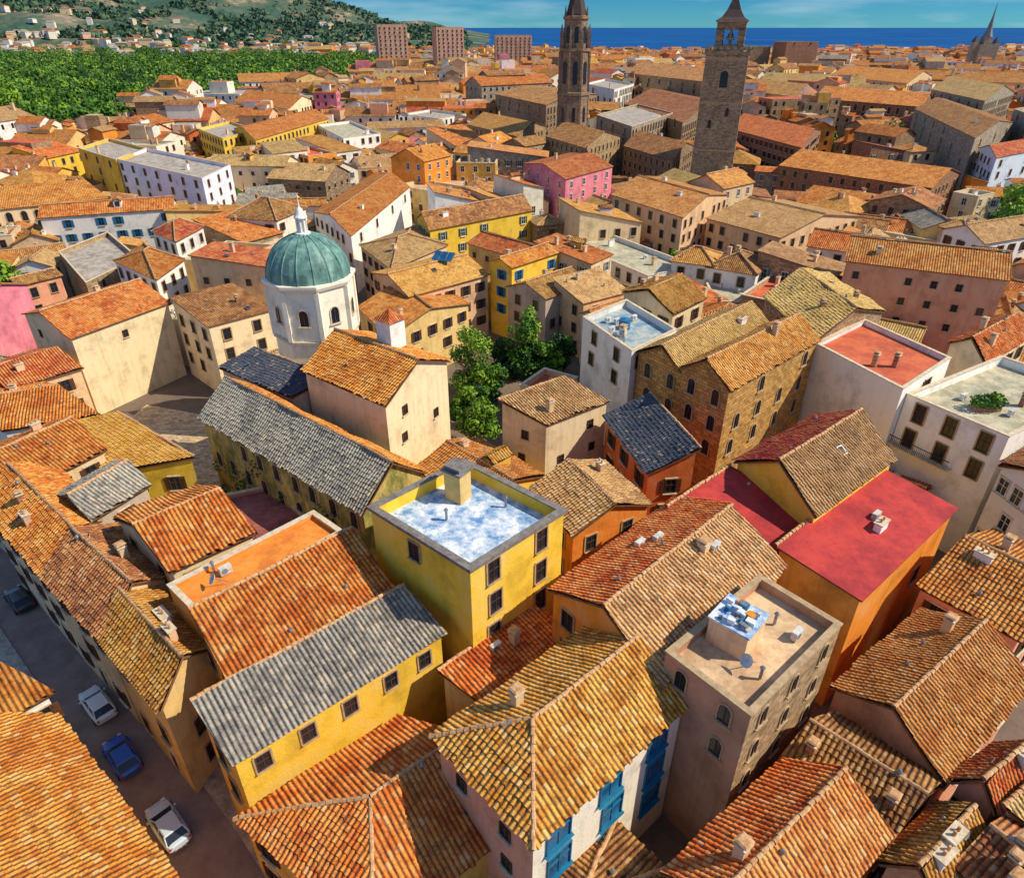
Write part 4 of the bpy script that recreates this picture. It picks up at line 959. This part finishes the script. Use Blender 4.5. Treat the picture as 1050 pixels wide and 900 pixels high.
for (u,v),i,c,l in (((20,614),2,'car_black','black car parked in the shaded street'),((100,722),3,'car_white','white hatchback parked beside the kerb'),((125,775),4,'car_blue','bright blue car parked beside the kerb'),((172,845),5,'car_silver','pale silver-blue car parked beside the kerb')):
    x,y=G(u,v,.5); car(x,y,sdir(i)+math.pi,c,l)
# ================================================================ roof-top items
def rooftop(name,parts,u,v,h,ang,label,cat):
    x,y=G(u,v,h); r=obj(name,None,loc=(x,y,h)); r.rotation_euler=(0,0,ang)
    for pn,f in parts:
        mb=MB(); f(mb); obj(pn,mb.mesh(pn),r)
    top(r,label,cat)
def f1(mb): mb.box((0,0,-.02),(1.6,1.4,2.7),'sand')
def f2(mb): mb.box((0,0,2.68),(1.95,1.75,.16),'greycoping'); mb.box((0,0,2.84),(1.4,1.2,.3),'sh_grey'); mb.box((0,0,3.14),(1.6,1.4,.08),'greycoping')
rooftop('stair_housing',[('wall',f1),('cap',f2)],470,510,15.5,-.6,'yellow-tan chimney block with grey cap on roof terrace','roof structure')
def f1(mb): mb.box((0,0,-.02),(2.6,2.6,2.0),'peach')
def f2(mb):
    mb.box((0,0,1.98),(2.8,2.8,.15),'terrace_blue')
    for i in range(26): mb.box((R.uniform(-1,1),R.uniform(-1,1),2.13),(R.uniform(.2,.6),R.uniform(.2,.5),R.uniform(.1,.4)),R.choice(('frame_blue','frame_white','sh_grey','terrace_blue','car_white','orange','sh_blue')),Matrix.Rotation(R.uniform(-.2,.2),4,'Z'))
rooftop('tank_housing',[('wall',f1),('rooftop_clutter',f2)],752,655,14.3,-.75,'rose roof hut topped with blue and white stored crates','roof structure')
def f1(mb): mb.box((0,0,-.3),(2.2,2.2,3.2),'white')
def f2(mb): mb.ring((0,0),[(1.9,2.9),(0,4.0)],4,'t_orange',rot=.78)
rooftop('lantern_turret',[('wall',f1),('roof',f2)],402,352,18.1,-.65,'small white turret with tiled cap on the church roof','turret')
def f1(mb):
    for i in range(3): mb.box((i*1.3,0,0),(1.2,2.2,.06),'glassblue',Matrix.Rotation(.5,4,'X'))
rooftop('solar_panel',[('panel',f1)],448,262,13.6,-.4,'blue solar panels on a tiled roof','solar panel')
def f1(mb):
    mb.cyl((0,0,0),(0,0,1.3),.75,.75,14,'sh_blue'); mb.cyl((0,0,1.3),(0,0,1.5),.6,.15,14,'sh_blue')
rooftop('water_tank',[('tank',f1)],640,337,14.7,0,'blue plastic water tank on the roof terrace','water tank')
x,y=G(1010,420,14.1); r=obj('potted_shrub',None,loc=(x,y,14.1)); mb=MB(); mb.box((0,0,0),(2.6,1.1,.5),'brick'); obj('planter',mb.mesh('planter'),r)
obj('foliage',quads_mesh('foliage',[(leaves((0,0,1.0),(1.9,1.1,.7),500,.16),0),(leaves((.6,0,1.3),(.9,.8,.6),250,.16),1)],['leaf_mid','leaf_light']),r); top(r,'bushy green shrub in a planter on the roof terrace','plant')
A=Vector(G(930,404,15));B=Vector(G(1035,448,15)); d=(B-A).normalized(); O=Vector((d.y,-d.x))
if O.y>0: O=-O
p=A+d*((B-A).length*.33)+O*.5
M=Matrix.Translation((p.x-WB.location.x,p.y-WB.location.y,9.4))@Matrix.Rotation(math.atan2(d.y,d.x),4,'Z')
mb=MB(); mb.box((0,0,-.12),(6.6,1,.12),'coping')
for i in range(34): mb.box((-3.2+i*.19,-.46,0),(.03,.03,1),'iron')
mb.box((0,-.46,1),(6.5,.07,.07),'iron'); obj('balcony',mb.mesh('balcony'),WB,mat=M)
# ================================================================ light, sky, camera
el=math.radians(44); sd=Vector((math.cos(el)*.99,-math.cos(el)*.12,math.sin(el))).normalized()
L=bpy.data.lights.new('sun','SUN'); L.energy=5.0; L.angle=math.radians(.5); L.color=(1,.9,.7)
o=bpy.data.objects.new('sun',L); COL.objects.link(o); o.rotation_euler=sd.to_track_quat('Z','Y').to_euler(); o.location=(0,0,200)
w=bpy.data.worlds.new('World'); S.world=w; w.use_nodes=True; nt=w.node_tree; bg=nt.nodes['Background']
sk=nt.nodes.new('ShaderNodeTexSky'); sk.sky_type='NISHITA'; sk.sun_disc=False; sk.sun_elevation=el; sk.sun_rotation=math.atan2(sd.x,sd.y)
sk.air_density=1.0; sk.dust_density=.1; sk.ozone_density=3
tc=nt.nodes.new('ShaderNodeTexCoord'); sp=nt.nodes.new('ShaderNodeSeparateXYZ'); nt.links.new(tc.outputs['Generated'],sp.inputs[0])
rp=nt.nodes.new('ShaderNodeValToRGB'); nt.links.new(sp.outputs[2],rp.inputs[0])
cr=rp.color_ramp; cr.elements[0].position=0; cr.elements[0].color=(.12,.44,.74,1); cr.elements[1].position=.35; cr.elements[1].color=(.9,.95,1,1)
e=cr.elements.new(.05); e.color=(.035,.24,.58,1)
mx=nt.nodes.new('ShaderNodeMix'); mx.data_type='RGBA'; mx.blend_type='MULTIPLY'; mx.inputs[0].default_value=1
nt.links.new(sk.outputs[0],mx.inputs[6]); nt.links.new(rp.outputs[0],mx.inputs[7])
mp=nt.nodes.new('ShaderNodeMapping'); mp.inputs['Scale'].default_value=(3,3,22); nt.links.new(tc.outputs['Generated'],mp.inputs[0])
nz=nt.nodes.new('ShaderNodeTexNoise'); nz.inputs['Scale'].default_value=2.2; nz.inputs['Detail'].default_value=6; nt.links.new(mp.outputs[0],nz.inputs['Vector'])
r2=nt.nodes.new('ShaderNodeValToRGB'); r2.color_ramp.elements[0].position=.5; r2.color_ramp.elements[1].position=.8; r2.color_ramp.elements[0].color=(0,0,0,1); r2.color_ramp.elements[1].color=(.45,.45,.45,1)
nt.links.new(nz.outputs['Fac'],r2.inputs[0])
m2=nt.nodes.new('ShaderNodeMix'); m2.data_type='RGBA'; nt.links.new(r2.outputs[0],m2.inputs[0]); nt.links.new(mx.outputs[2],m2.inputs[6]); m2.inputs[7].default_value=(4.2,5.3,6,1)
nt.links.new(m2.outputs[2],bg.inputs[0]); bg.inputs[1].default_value=.15
cam=bpy.data.cameras.new('camera'); cam.lens=24; cam.sensor_width=36; cam.sensor_fit='HORIZONTAL'; cam.clip_end=100000; cam.clip_start=.5
co=bpy.data.objects.new('camera',cam); COL.objects.link(co); co.location=(0,0,CAM_H); co.rotation_euler=(math.pi/2-PT,0,0); S.camera=co
S.view_settings.view_transform='Standard'; S.view_settings.look='None'; S.view_settings.exposure=0
